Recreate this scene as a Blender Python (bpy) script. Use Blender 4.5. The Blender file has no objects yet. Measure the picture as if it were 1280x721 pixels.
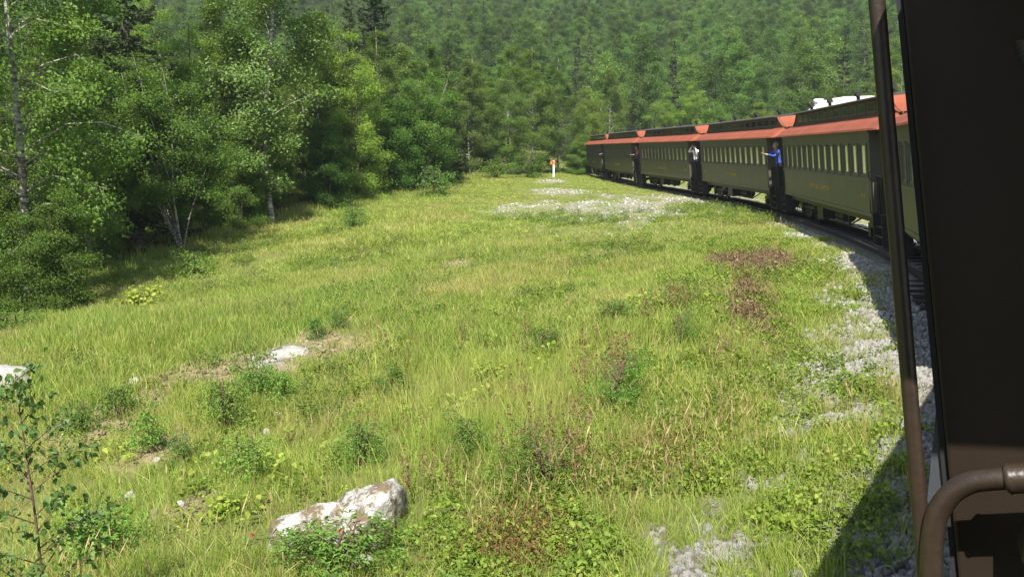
import bpy, math, random
import numpy as np
from mathutils import Vector, Matrix, Quaternion

R = math.radians
random.seed(7)
RNG = np.random.default_rng(11)
scene = bpy.context.scene
COL = scene.collection

# ------------------------------------------------------------------ camera, world, sun, exposure
EYE = Vector((0.0, 0.0, 2.48))
FPX, PITCH = 1140.0, R(8.65)
cam_d = bpy.data.cameras.new('camera')
cam_d.sensor_width = 36.0
cam_d.lens = 36.0 * FPX / 1280.0
cam_d.clip_start = 0.05
cam_d.clip_end = 4000.0
cam = bpy.data.objects.new('camera', cam_d)
COL.objects.link(cam)
cam.location = EYE
cam.rotation_euler = (math.pi / 2 - PITCH, 0, 0)
scene.camera = cam

SUN_EL, SUN_AZ = R(51), R(7)          # shadows fall away from the camera, slightly to the right
world = bpy.data.worlds.new('World')
scene.world = world
world.use_nodes = True
wn = world.node_tree
bg = wn.nodes['Background']
sky = wn.nodes.new('ShaderNodeTexSky')
sky.sky_type = 'NISHITA'
sky.sun_disc = False
sky.sun_elevation = SUN_EL
sky.sun_rotation = math.pi + SUN_AZ
wn.links.new(sky.outputs[0], bg.inputs['Color'])
bg.inputs['Strength'].default_value = 0.088
sun_d = bpy.data.lights.new('sun', 'SUN')
sun_d.energy = 4.6
sun_d.angle = R(0.5)
sun_d.color = (1.0, 0.955, 0.87)
sun = bpy.data.objects.new('sun', sun_d)
COL.objects.link(sun)
sv = Vector((math.sin(SUN_AZ) * math.cos(SUN_EL), math.cos(SUN_AZ) * math.cos(SUN_EL), -math.sin(SUN_EL)))
sun.rotation_euler = sv.to_track_quat('-Z', 'Y').to_euler()
sun.location = (0, -30, 60)
vs = scene.view_settings
scene.display_settings.display_device = 'sRGB'
vs.view_transform = 'Standard'
vs.look = 'None'
vs.exposure = 1.03
vs.gamma = 1.0
vs.use_curve_mapping = False
scene.cycles.max_bounces = 6
scene.cycles.diffuse_bounces = 3
scene.cycles.transparent_max_bounces = 12
scene.cycles.volume_bounces = 0

# ------------------------------------------------------------------ helpers
def link(o, parent=None):
    COL.objects.link(o)
    if parent is not None:
        o.parent = parent
    return o

def tag(o, label=None, cat=None, group=None, kind=None):
    if label: o['label'] = label
    if cat: o['category'] = cat
    if group: o['group'] = group
    if kind: o['kind'] = kind
    return o

def empty(name, loc, rot=(0, 0, 0)):
    o = bpy.data.objects.new(name, None)
    o.empty_display_size = 0.2
    o.location = loc
    o.rotation_euler = rot
    return link(o)

def children(o):
    return [c for c in o.children]

def copy_tree(o, parent=None):
    c = o.copy()
    link(c, parent)
    for ch in children(o):
        copy_tree(ch, c)
    return c

class MB:
    """collects boxes, prisms and tubes for ONE mesh"""
    def __init__(self):
        self.v, self.f, self.m, self.s = [], [], [], []
    def _add(self, vs, fs, mi=0, smooth=False):
        b = len(self.v)
        self.v += [tuple(x) for x in vs]
        for f in fs:
            self.f.append([b + i for i in f]); self.m.append(mi); self.s.append(smooth)
    def box(self, x0, x1, y0, y1, z0, z1, mi=0):
        vs = [(x0,y0,z0),(x1,y0,z0),(x1,y1,z0),(x0,y1,z0),(x0,y0,z1),(x1,y0,z1),(x1,y1,z1),(x0,y1,z1)]
        self._add(vs, [(3,2,1,0),(4,5,6,7),(0,1,5,4),(1,2,6,5),(2,3,7,6),(3,0,4,7)], mi)
    def bar(self, a, b, w, h=None, mi=0):
        a, b = Vector(a), Vector(b); h = h or w
        d = (b - a).normalized()
        up = Vector((0,0,1)) if abs(d.z) < 0.95 else Vector((1,0,0))
        s = d.cross(up).normalized(); u = s.cross(d)
        vs = []
        for p in (a, b):
            for i, j in ((-1,-1),(1,-1),(1,1),(-1,1)):
                vs.append(p + s * (i * w / 2) + u * (j * h / 2))
        self._add(vs, [(3,2,1,0),(4,5,6,7),(0,1,5,4),(1,2,6,5),(2,3,7,6),(3,0,4,7)], mi)
    def tube(self, pts, r, n=8, mi=0, caps=True):
        pts = [Vector(p) for p in pts]
        rs = r if isinstance(r, (list, tuple)) else [r] * len(pts)
        rings = []
        prev = None
        for i, p in enumerate(pts):
            d = (pts[min(i+1, len(pts)-1)] - pts[max(i-1, 0)]).normalized()
            if prev is None:
                a = Vector((0,0,1)) if abs(d.z) < 0.9 else Vector((1,0,0))
                s = d.cross(a).normalized()
            else:
                s = (prev - d * prev.dot(d)).normalized()
            prev = s
            u = d.cross(s)
            rings.append([p + (s * math.cos(2*math.pi*k/n) + u * math.sin(2*math.pi*k/n)) * rs[i] for k in range(n)])
        vs = [x for rg in rings for x in rg]
        fs = []
        for i in range(len(rings) - 1):
            for k in range(n):
                k2 = (k + 1) % n
                fs.append((i*n+k, i*n+k2, (i+1)*n+k2, (i+1)*n+k))
        self._add(vs, fs, mi, True)
        if caps:
            self._add(rings[0], [tuple(range(n))[::-1]], mi)
            self._add(rings[-1], [tuple(range(n))], mi)
    def prism(self, prof, y0, y1, mi=0):
        """profile in x,z extruded along y"""
        n = len(prof)
        vs = [(x, y0, z) for x, z in prof] + [(x, y1, z) for x, z in prof]
        fs = [tuple(range(n)), tuple(range(n, 2*n))[::-1]]
        for k in range(n):
            k2 = (k + 1) % n
            fs.append((k2, k, n + k, n + k2))
        self._add(vs, fs, mi)
    def prism_x(self, prof, x0, x1, mi=0):
        """profile in y,z extruded along x"""
        n = len(prof)
        vs = [(x0, y, z) for y, z in prof] + [(x1, y, z) for y, z in prof]
        fs = [tuple(range(n)), tuple(range(n, 2*n))[::-1]]
        for k in range(n):
            k2 = (k + 1) % n
            fs.append((k2, k, n + k, n + k2))
        self._add(vs, fs, mi)
    def disc(self, c, axis, r, th, n=20, mi=0):
        c = Vector(c); a = Vector(axis).normalized()
        self.tube([c - a*th/2, c + a*th/2], r, n, mi)
    def mesh(self, name, mats):
        me = bpy.data.meshes.new(name)
        me.from_pydata(self.v, [], self.f)
        for m in (mats if isinstance(mats, (list, tuple)) else [mats]):
            me.materials.append(m)
        me.polygons.foreach_set('material_index', self.m)
        me.polygons.foreach_set('use_smooth', self.s)
        me.update()
        return me
    def build(self, name, mats, parent=None, loc=None):
        o = bpy.data.objects.new(name, self.mesh(name, mats))
        if loc is not None: o.location = loc
        return link(o, parent)

def np_mesh(name, V, F, mats, midx=None, smooth=False, fattr=None):
    """mesh out of numpy arrays; F is (n,k)"""
    me = bpy.data.meshes.new(name)
    V = np.asarray(V, dtype=np.float32); F = np.asarray(F, dtype=np.int32)
    n, k = F.shape
    me.vertices.add(len(V)); me.vertices.foreach_set('co', V.ravel())
    me.loops.add(n * k); me.loops.foreach_set('vertex_index', F.ravel())
    me.polygons.add(n)
    me.polygons.foreach_set('loop_start', np.arange(0, n * k, k, dtype=np.int32))
    for m in mats: me.materials.append(m)
    if midx is not None: me.polygons.foreach_set('material_index', np.asarray(midx, dtype=np.int32))
    me.polygons.foreach_set('use_smooth', np.full(n, smooth))
    if fattr is not None:
        for an, arr in fattr.items():
            a = me.attributes.new(an, 'FLOAT', 'FACE')
            a.data.foreach_set('value', np.asarray(arr, dtype=np.float32))
    me.update(calc_edges=True)
    return me

def smooth01(e0, e1, x):
    t = np.clip((x - e0) / (e1 - e0), 0, 1)
    return t * t * (3 - 2 * t)

_perm = np.random.default_rng(3).random((256, 256))
def vnoise(x, y):
    xi = np.floor(x).astype(int); yi = np.floor(y).astype(int)
    fx = x - xi; fy = y - yi
    fx = fx*fx*(3-2*fx); fy = fy*fy*(3-2*fy)
    a = _perm[xi & 255, yi & 255]; b = _perm[(xi+1) & 255, yi & 255]
    c = _perm[xi & 255, (yi+1) & 255]; d = _perm[(xi+1) & 255, (yi+1) & 255]
    return (a*(1-fx)+b*fx)*(1-fy) + (c*(1-fx)+d*fx)*fy
def fbm(x, y, o=4):
    s = 0; a = 0.5
    for i in range(o):
        s = s + a * vnoise(x * 2**i + 17.3*i, y * 2**i + 5.1*i); a *= 0.5
    return s / (1 - 0.5**o)

# ------------------------------------------------------------------ materials
def nt(name):
    m = bpy.data.materials.new(name); m.use_nodes = True
    t = m.node_tree
    return m, t, t.nodes['Principled BSDF'], t.nodes['Material Output']
def N(t, typ, **kw):
    n = t.nodes.new(typ)
    for k, v in kw.items(): setattr(n, k, v)
    return n
def noise(t, scale, detail=4, coord='Object', rough=0.6):
    tc = N(t, 'ShaderNodeTexCoord')
    n = N(t, 'ShaderNodeTexNoise'); n.inputs['Scale'].default_value = scale
    n.inputs['Detail'].default_value = detail; n.inputs['Roughness'].default_value = rough
    if coord == 'World':
        g = N(t, 'ShaderNodeNewGeometry'); t.links.new(g.outputs['Position'], n.inputs['Vector'])
    else:
        t.links.new(tc.outputs[coord], n.inputs['Vector'])
    return n
def ramp(t, src, stops):
    r = N(t, 'ShaderNodeValToRGB')
    e = r.color_ramp.elements
    while len(e) < len(stops): e.new(0.5)
    for i, (p, c) in enumerate(stops):
        e[i].position = p
        e[i].color = (c[0], c[1], c[2], 1) if hasattr(c, '__len__') else (c, c, c, 1)
    t.links.new(src, r.inputs[0])
    return r
def mix(t, fac, a, b, mode='MIX'):
    m = N(t, 'ShaderNodeMix', data_type='RGBA', blend_type=mode)
    for sock, val in ((m.inputs[0], fac), (m.inputs[6], a), (m.inputs[7], b)):
        if hasattr(val, 'links') or hasattr(val, 'is_linked'): t.links.new(val, sock)
        elif hasattr(val, '__len__'): sock.default_value = (val[0], val[1], val[2], 1)
        else: sock.default_value = val
    return m.outputs[2]

def paint(name, col, rough=0.5, var=0.25, scale=3.0, dirt=None, bump=0.0, spec=0.4, bscale=40, metallic=0.0):
    m, t, p, o = nt(name)
    n = noise(t, scale, 6)
    lo = tuple(c * (1 - var) for c in col); hi = tuple(min(1, c * (1 + var)) for c in col)
    c = ramp(t, n.outputs[0], [(0.3, lo), (0.7, hi)]).outputs[0]
    if dirt:
        n2 = noise(t, scale * 2.7, 8, rough=0.75)
        f = ramp(t, n2.outputs[0], [(0.52, 0.0), (0.72, 0.75)]).outputs[0]
        c = mix(t, f, c, dirt)
    t.links.new(c, p.inputs['Base Color'])
    p.inputs['Roughness'].default_value = rough
    p.inputs['Specular IOR Level'].default_value = spec
    p.inputs['Metallic'].default_value = metallic
    if bump:
        nb = noise(t, bscale, 4)
        b = N(t, 'ShaderNodeBump'); b.inputs['Strength'].default_value = bump; b.inputs['Distance'].default_value = 0.01
        t.links.new(nb.outputs[0], b.inputs['Height']); t.links.new(b.outputs[0], p.inputs['Normal'])
    return m

M = {}
M['olive'] = paint('olive_paint', (0.088, 0.081, 0.060), 0.42, 0.18, 1.6, (0.07, 0.06, 0.042))
M['olive_trim'] = paint('olive_trim_paint', (0.108, 0.099, 0.072), 0.45, 0.15, 2.5)
M['olive_dark'] = paint('dark_olive_paint', (0.092, 0.076, 0.056), 0.6, 0.35, 3.0, (0.03, 0.026, 0.02))
M['roof_red'] = paint('red_roof_paint', (0.28, 0.074, 0.034), 0.65, 0.18, 1.2, (0.20, 0.06, 0.034))
M['roof_top'] = paint('dark_roof_felt', (0.055, 0.05, 0.045), 0.8, 0.3, 2.0)
M['iron'] = paint('black_iron', (0.022, 0.021, 0.020), 0.5, 0.4, 8.0, (0.05, 0.038, 0.028))
M['inside'] = paint('dark_wood_lining', (0.05, 0.032, 0.018), 0.6, 0.2, 2.0)
M['rail'] = paint('rail_steel', (0.13, 0.10, 0.085), 0.4, 0.3, 6.0, (0.08, 0.05, 0.035), metallic=0.6)
M['tie'] = paint('tarred_wood', (0.045, 0.037, 0.03), 0.85, 0.4, 5.0)
M['gold'] = paint('gold_lettering', (0.52, 0.34, 0.07), 0.4, 0.1, 3.0)
M['brown'] = paint('brown_wall_paint', (0.028, 0.019, 0.0125), 0.5, 0.2, 2.0, (0.026, 0.018, 0.012), bump=0.06, bscale=160, spec=0.25)
M['brown_pipe'] = paint('brown_pipe_paint', (0.034, 0.0225, 0.0145), 0.4, 0.25, 14.0, (0.03, 0.02, 0.013), bump=0.16, bscale=60, spec=0.5)
M['greyplate'] = paint('grey_steel_plate', (0.06, 0.066, 0.078), 0.5, 0.1, 6.0)
M['white'] = paint('white_paint', (0.78, 0.78, 0.76), 0.5, 0.05, 2.0)
M['cream'] = paint('cream_panel', (0.72, 0.70, 0.60), 0.45, 0.06, 1.0)
M['blue'] = paint('blue_stripe', (0.06, 0.12, 0.35), 0.4, 0.1, 2.0)
M['seat'] = paint('dark_green_seat', (0.035, 0.045, 0.03), 0.7, 0.2, 4.0)
M['darkglass'] = paint('dark_glass', (0.02, 0.025, 0.035), 0.08, 0.1, 2.0, spec=0.6)
M['rubber'] = paint('black_rubber', (0.02, 0.02, 0.02), 0.8, 0.2, 4.0)
M['orange'] = paint('orange_sign_paint', (0.80, 0.20, 0.03), 0.5, 0.06, 4.0)
M['black'] = paint('black_mark', (0.03, 0.03, 0.03), 0.6, 0.1, 4.0)
M['skin'] = paint('skin', (0.52, 0.29, 0.19), 0.5, 0.06, 4.0)
M['hair'] = paint('brown_hair', (0.05, 0.03, 0.018), 0.55, 0.3, 30.0)
M['grey_hair'] = paint('grey_hair', (0.35, 0.33, 0.30), 0.55, 0.2, 30.0)
M['berry'] = paint('red_berry', (0.32, 0.025, 0.01), 0.4, 0.1, 6.0)

def glass_mat():
    m, t, p, o = nt('window_glass')
    t.nodes.remove(p)
    tr = N(t, 'ShaderNodeBsdfTransparent'); tr.inputs[0].default_value = (0.86, 0.88, 0.86, 1)
    gl = N(t, 'ShaderNodeBsdfGlossy'); gl.inputs['Roughness'].default_value = 0.18
    fr = N(t, 'ShaderNodeFresnel'); fr.inputs[0].default_value = 1.5
    mx = N(t, 'ShaderNodeMixShader')
    t.links.new(fr.outputs[0], mx.inputs[0]); t.links.new(tr.outputs[0], mx.inputs[1]); t.links.new(gl.outputs[0], mx.inputs[2])
    t.links.new(mx.outputs[0], o.inputs['Surface'])
    return m
M['glass'] = glass_mat()

def leaf_mat(name, cols, tr=0.4, tint=0.25, gloss=0.12, patch=None, inst=False):
    """cols: dark, mid, light leaf colour; varied per leaf (face attribute rnd) and per plant"""
    m, t, p, o = nt(name)
    a = N(t, 'ShaderNodeAttribute'); a.attribute_name = 'rnd'
    c = ramp(t, a.outputs['Fac'], [(0.05, cols[0]), (0.5, cols[1]), (0.95, cols[2])]).outputs[0]
    oi = N(t, 'ShaderNodeObjectInfo')
    hsv = N(t, 'ShaderNodeHueSaturation')
    if inst:
        ia = N(t, 'ShaderNodeAttribute', attribute_type='INSTANCER'); ia.attribute_name = 'tint'
        src = ia.outputs['Fac']
    else:
        src = oi.outputs['Random']
    mh = N(t, 'ShaderNodeMapRange'); mh.inputs[3].default_value = 0.482; mh.inputs[4].default_value = 0.507
    t.links.new(src, mh.inputs[0]); t.links.new(mh.outputs[0], hsv.inputs['Hue'])
    ml = N(t, 'ShaderNodeMath', operation='MULTIPLY_ADD'); ml.inputs[1].default_value = 7.31; ml.inputs[2].default_value = 0.0
    fr = N(t, 'ShaderNodeMath', operation='FRACT')
    t.links.new(src, ml.inputs[0]); t.links.new(ml.outputs[0], fr.inputs[0])
    mv = N(t, 'ShaderNodeMapRange'); mv.inputs[3].default_value = 1 - tint; mv.inputs[4].default_value = 1 + tint
    t.links.new(fr.outputs[0], mv.inputs[0]); t.links.new(mv.outputs[0], hsv.inputs['Value'])
    t.links.new(c, hsv.inputs['Color'])
    c = hsv.outputs[0]
    if patch:
        nn = noise(t, patch[0], 4, 'World')
        f = ramp(t, nn.outputs[0], [(patch[2], 0.0), (patch[3], 1.0)]).outputs[0]
        c = mix(t, f, c, patch[1])
    t.links.new(c, p.inputs['Base Color'])
    p.inputs['Roughness'].default_value = 0.5
    p.inputs['Specular IOR Level'].default_value = gloss * 2
    tl = N(t, 'ShaderNodeBsdfTranslucent')
    tc = mix(t, 1.0, c, (1.25, 1.3, 0.55), 'MULTIPLY')
    t.links.new(tc, tl.inputs[0])
    mx = N(t, 'ShaderNodeMixShader'); mx.inputs[0].default_value = tr
    t.links.new(p.outputs[0], mx.inputs[1]); t.links.new(tl.outputs[0], mx.inputs[2])
    t.links.new(mx.outputs[0], o.inputs['Surface'])
    return m

M['leaf_birch'] = leaf_mat('birch_leaves', [(0.076, 0.144, 0.024), (0.133, 0.227, 0.039), (0.238, 0.329, 0.067)])
M['leaf_cotton'] = leaf_mat('cottonwood_leaves', [(0.075, 0.145, 0.026), (0.128, 0.23, 0.041), (0.295, 0.365, 0.11)], gloss=0.22)
M['leaf_willow'] = leaf_mat('willow_leaves', [(0.114, 0.181, 0.029), (0.191, 0.293, 0.043), (0.311, 0.403, 0.079)])
M['leaf_alder'] = leaf_mat('alder_leaves', [(0.059, 0.125, 0.02), (0.097, 0.192, 0.029), (0.158, 0.269, 0.048)])
M['needles'] = leaf_mat('spruce_needles', [(0.022, 0.045, 0.014), (0.041, 0.072, 0.021), (0.082, 0.118, 0.032)], tr=0.15)
M['leaf_shrub'] = leaf_mat('shrub_leaves', [(0.074, 0.161, 0.027), (0.132, 0.266, 0.042), (0.231, 0.387, 0.073)])
M['leaf_lime'] = leaf_mat('lime_leaves', [(0.16, 0.24, 0.03), (0.25, 0.34, 0.045), (0.38, 0.44, 0.08)])
M['leaf_sap'] = leaf_mat('sapling_leaves', [(0.06, 0.12, 0.028), (0.10, 0.19, 0.045), (0.16, 0.26, 0.07)], gloss=0.25)
M['leaf_clover'] = leaf_mat('clover_leaves', [(0.106, 0.178, 0.022), (0.175, 0.27, 0.033), (0.275, 0.356, 0.066)], inst=True,
                            patch=(1.1, (0.20, 0.12, 0.035), 0.60, 0.78))
M['leaf_weed'] = leaf_mat('green_weed_leaves', [(0.07, 0.13, 0.03), (0.12, 0.20, 0.045), (0.19, 0.27, 0.07)], inst=True)
M['leaf_broad'] = leaf_mat('broad_weed_leaves', [(0.13, 0.21, 0.03), (0.22, 0.31, 0.045), (0.36, 0.42, 0.08)], inst=True)
M['leaf_rust'] = leaf_mat('rusty_leaves', [(0.17, 0.085, 0.04), (0.27, 0.13, 0.055), (0.24, 0.20, 0.07)], inst=True)
M['grass'] = leaf_mat('meadow_grass', [(0.155, 0.241, 0.04), (0.268, 0.362, 0.069), (0.443, 0.471, 0.125)], tr=0.35, inst=True,
                      patch=(0.30, (0.46, 0.41, 0.16), 0.48, 0.78))
M['straw'] = leaf_mat('dry_seed_grass', [(0.26, 0.20, 0.085), (0.36, 0.29, 0.12), (0.44, 0.37, 0.18)], tr=0.25, inst=True)
M['fire'] = leaf_mat('red_spikes', [(0.17, 0.085, 0.05), (0.24, 0.13, 0.08), (0.22, 0.18, 0.09)], tr=0.2, inst=True)
M['petal'] = leaf_mat('white_petals', [(0.7, 0.7, 0.66), (0.8, 0.8, 0.76), (0.85, 0.85, 0.8)], tr=0.2, tint=0.05, inst=True)
M['dead'] = leaf_mat('dead_brush', [(0.10, 0.065, 0.035), (0.19, 0.125, 0.07), (0.32, 0.23, 0.13)], tr=0.1, inst=True)

def bark_mat(name, a, b, sc):
    m, t, p, o = nt(name)
    tc = N(t, 'ShaderNodeTexCoord'); mp = N(t, 'ShaderNodeMapping'); mp.inputs['Scale'].default_value = (1, 1, 2.5)
    n = N(t, 'ShaderNodeTexNoise'); n.inputs['Scale'].default_value = sc; n.inputs['Detail'].default_value = 6
    t.links.new(tc.outputs['Object'], mp.inputs[0]); t.links.new(mp.outputs[0], n.inputs['Vector'])
    c = ramp(t, n.outputs[0], [(0.40, a), (0.60, b)]).outputs[0]
    t.links.new(c, p.inputs['Base Color']); p.inputs['Roughness'].default_value = 0.85
    return m
M['bark_pale'] = bark_mat('pale_bark', (0.10, 0.085, 0.065), (0.44, 0.41, 0.35), 4)
M['bark_brown'] = bark_mat('brown_bark', (0.05, 0.038, 0.027), (0.14, 0.11, 0.08), 5)
M['stem'] = bark_mat('woody_stem', (0.09, 0.055, 0.035), (0.17, 0.11, 0.07), 20)

def rock_mat(name, base, lichen, dark, inst=False, s=6):
    m, t, p, o = nt(name)
    n = noise(t, s, 8, rough=0.7)
    c = ramp(t, n.outputs[0], [(0.34, dark), (0.47, base), (0.72, tuple(min(0.85, x*1.15) for x in base))]).outputs[0]
    if lichen:
        n2 = noise(t, s * 0.6, 7, rough=0.72)
        f = ramp(t, n2.outputs[0], [(0.45, 0.0), (0.54, 1.0)]).outputs[0]
        c = mix(t, f, c, lichen)
    if inst:
        ia = N(t, 'ShaderNodeAttribute', attribute_type='INSTANCER'); ia.attribute_name = 'tint'
        k = ramp(t, ia.outputs['Fac'], [(0.0, (0.42, 0.38, 0.32)), (0.45, (0.80, 0.77, 0.72)), (1.0, (1.0, 1.0, 1.0))]).outputs[0]
        c = mix(t, 1.0, c, k, 'MULTIPLY')
    nb = noise(t, s * 4, 6)
    b = N(t, 'ShaderNodeBump'); b.inputs['Strength'].default_value = 0.9; b.inputs['Distance'].default_value = 0.03
    t.links.new(nb.outputs[0], b.inputs['Height']); t.links.new(b.outputs[0], p.inputs['Normal'])
    t.links.new(c, p.inputs['Base Color']); p.inputs['Roughness'].default_value = 0.85
    return m
M['boulder'] = rock_mat('lichen_boulder', (0.45, 0.43, 0.40), (0.16, 0.12, 0.065), (0.12, 0.105, 0.09), s=7.5)
M['whiterock'] = rock_mat('white_rock', (0.36, 0.345, 0.31), None, (0.20, 0.18, 0.145), s=6)
M['gravel'] = rock_mat('grey_white_gravel', (0.60, 0.59, 0.56), None, (0.34, 0.33, 0.31), inst=True, s=8)
M['rubble'] = rock_mat('tan_rubble', (0.42, 0.34, 0.22), None, (0.28, 0.21, 0.13), inst=True, s=8)

# ------------------------------------------------------------------ the curve of the railway
# left side faces of the coaches: (rear corner, front corner), metres, rail top = 0
HW = 1.2
SIDES = [((-4.9, -6.6), (-0.36, -0.20)), ((0.95, 1.52), (4.92, 7.90)), ((5.46, 10.2), (8.04, 19.34)), ((8.50, 21.78), (9.87, 33.38)),
         ((9.98, 35.86), (9.77, 47.55)), ((9.60, 50.03), (8.57, 61.67)), ((8.35, 64.14), (7.60, 75.81)), ((7.58, 78.29), (7.30, 90.0))]
def track_points():
    pts = [(-22.0, -27.0), (-10.0, -13.2)]
    for a, b in SIDES:
        d = Vector((b[0]-a[0], b[1]-a[1])).normalized(); r = Vector((d.y, -d.x))
        c = (Vector(a) + Vector(b)) / 2 + r * HW
        pts.append((c.x, c.y))
    pts += [(8.2, 98.0), (6.6, 112.0), (3.0, 128.0), (-3.0, 145.0), (-12.0, 165.0)]
    out = []
    for i in range(1, len(pts) - 2):
        p0, p1, p2, p3 = (np.array(p) for p in pts[i-1:i+3])
        for k in range(24):
            t = k / 24
            out.append(0.5 * ((2*p1) + (-p0+p2)*t + (2*p0-5*p1+4*p2-p3)*t*t + (-p0+3*p1-3*p2+p3)*t**3))
    return np.array(out)
TRK = track_points()
def track_dist(x, y):
    """signed distance from the track centre, positive on the camera's left"""
    x = np.atleast_1d(np.asarray(x, float)); y = np.atleast_1d(np.asarray(y, float))
    out = np.empty(x.shape); a = TRK[:-1]; b = TRK[1:]; ab = b - a; L2 = (ab**2).sum(1)
    for s in range(0, len(x), 20000):
        px = np.stack([x[s:s+20000], y[s:s+20000]], 1)
        ap = px[:, None, :] - a[None]
        t = np.clip((ap * ab[None]).sum(2) / L2[None], 0, 1)
        q = ap - ab[None] * t[..., None]
        d2 = (q**2).sum(2); i = d2.argmin(1); k = np.arange(len(px))
        cr = ab[i, 0] * ap[k, i, 1] - ab[i, 1] * ap[k, i, 0]
        out[s:s+20000] = np.sqrt(d2[k, i]) * np.sign(cr)
    return out

def ground(x, y):
    x = np.atleast_1d(np.asarray(x, float)); y = np.atleast_1d(np.asarray(y, float))
    d = track_dist(x, y)
    k = np.interp(y, [0, 26, 44, 58, 74], [0.105, 0.105, 0.060, 0.014, -0.006])
    dl = np.clip(d - 3.0, 0, 45)
    far = smooth01(12, 21, y)
    z = -0.42 + 0.27 * far - 0.22 * (1 - far) * smooth01(1.7, 3.2, d) - k * dl - 0.025 * np.clip(d - 17, 0, 20) * smooth01(44, 30, y)
    z += 0.26 * smooth01(54, 76, y) * smooth01(1.5, 4.0, d)
    z = z - 0.15 * np.clip(d - 30, 0, 60) * smooth01(70, 30, y)
    # far bank beyond the train
    z = np.where(d < -2, -0.45 + 0.9 * smooth01(-4, -16, d), z)
    # bumps
    amp = smooth01(2.5, 6.0, np.abs(d))
    z = z + amp * ((fbm(x * 0.22, y * 0.22) - 0.5) * 0.42 + (fbm(x * 1.1 + 9, y * 1.1, 3) - 0.5) * 0.13)
    # forested hillside
    r = np.hypot(x - 5, y)
    hill = np.clip(r - 112, 0, None)
    side = smooth01(-60, 60, y)
    z = z + side * (hill * 0.15 + hill**2 * 0.00034 * (hill < 300) + (hill >= 300) * (0.00034*90000 + (hill-300)*0.20)) * (0.9 + 0.25 * fbm(x*0.01+3, y*0.01))
    return z

def gz(x, y): return float(ground(x, y)[0])
def ray(px, py):
    dx = px - 640; dy = py - 360.5
    return Vector((dx, FPX * math.cos(PITCH) - dy * math.sin(PITCH), -FPX * math.sin(PITCH) - dy * math.cos(PITCH)))
def at(px, py, Y):
    """the world point seen at that pixel of the photograph, Y metres ahead"""
    r = ray(px, py); return EYE + r * (Y / r.y)
_ts = np.concatenate([np.arange(3, 20, 0.05), np.arange(20, 160, 0.25)])
def hit(px, py):
    """ground point at that pixel"""
    r = ray(px, py); t = _ts / r.y
    P = np.array(EYE)[None] + t[:, None] * np.array(r)[None]
    g = ground(P[:, 0], P[:, 1])
    i = np.argmax(P[:, 2] < g)
    return Vector((P[i, 0], P[i, 1], g[i]))

# stony patches: (pixel x, pixel y, half width px, half height px, kind)
def patch_list(spec):
    out = []
    for px, py, w, h in spec:
        c = hit(px, py); l = hit(px - w, py); r = hit(px + w, py); u = hit(px, py - h); d = hit(px, py + h)
        out.append((c.x, c.y, max(0.2, (r.x - l.x) / 2), max(0.2, (u.y - d.y) / 2)))
    return out
WHITE_P = patch_list([(760, 258, 110, 15), (650, 262, 55, 9), (700, 241, 34, 5), (850, 250, 55, 9), (690, 228, 22, 3), (363, 441, 30, 15),
                      (965, 482, 30, 14), (1060, 384, 30, 16), (950, 600, 30, 16), (1010, 560, 22, 9), (880, 640, 24, 8), (905, 692, 20, 9), (835, 708, 18, 6), (1035, 420, 34, 14), (1010, 470, 26, 12),
                      (340, 515, 16, 6), (1000, 276, 22, 5)])
TAN_P = patch_list([(255, 470, 100, 24), (130, 540, 50, 26), (300, 455, 70, 16), (165, 510, 45, 28), (210, 470, 40, 12), (345, 452, 55, 18), (395, 420, 40, 18), (575, 328, 22, 5), (190, 560, 30, 18), (230, 640, 36, 18), (420, 440, 60, 20)])
DEAD_P = patch_list([(940, 330, 48, 16), (936, 372, 18, 26), (940, 410, 22, 16)])
def patch_mask(P, x, y, soft=0.55, amp=0.7):
    m = np.zeros(np.shape(x))
    nz = fbm(x * 0.9 + 31, y * 0.9 + 7, 4) - 0.5
    for cx, cy, a, b in P:
        q = np.sqrt(((x - cx) / a)**2 + ((y - cy) / b)**2) + nz * amp * 2.2
        m = np.maximum(m, 1 - smooth01(1 - soft, 1 + soft * 0.6, q))
    return m
def masks(x, y):
    d = track_dist(x, y)
    nz = fbm(x * 0.8, y * 0.8, 4) - 0.5
    near = np.interp(y, [0, 11, 17, 23, 30, 60], [3.9, 3.5, 2.6, 1.9, 1.2, 1.2])
    tr = 1 - smooth01(-1.0, 0.5, d - near + nz * 2.6)
    tr = tr * smooth01(97, 91, y)
    tr = np.where(d < -4, 0.30 * smooth01(-24, -19, d), tr)
    gap = smooth01(0.36, 0.56, fbm(x * 1.3 + 11, y * 1.3 + 60, 4))
    gap2 = smooth01(0.47, 0.60, fbm(x * 2.1 + 41, y * 2.1 + 13, 3))
    tr = tr * np.where((d > 1.9) & (y < 60), (0.15 + 0.85 * gap) * np.where((d > 2.3) & (y < 11), 0.2 + 0.8 * gap2, 1.0), 1.0)
    w = np.maximum(tr, patch_mask(WHITE_P, x, y) * (np.where(y > 34, 0.55, 0.25) + np.where(y > 34, 0.45, 0.75) * smooth01(0.36, 0.60, fbm(x * 1.1 + 23, y * 0.8 + 6, 4))))
    tan = patch_mask(TAN_P, x, y)
    dead = patch_mask(DEAD_P, x, y)
    return d, w, tan, dead

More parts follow.
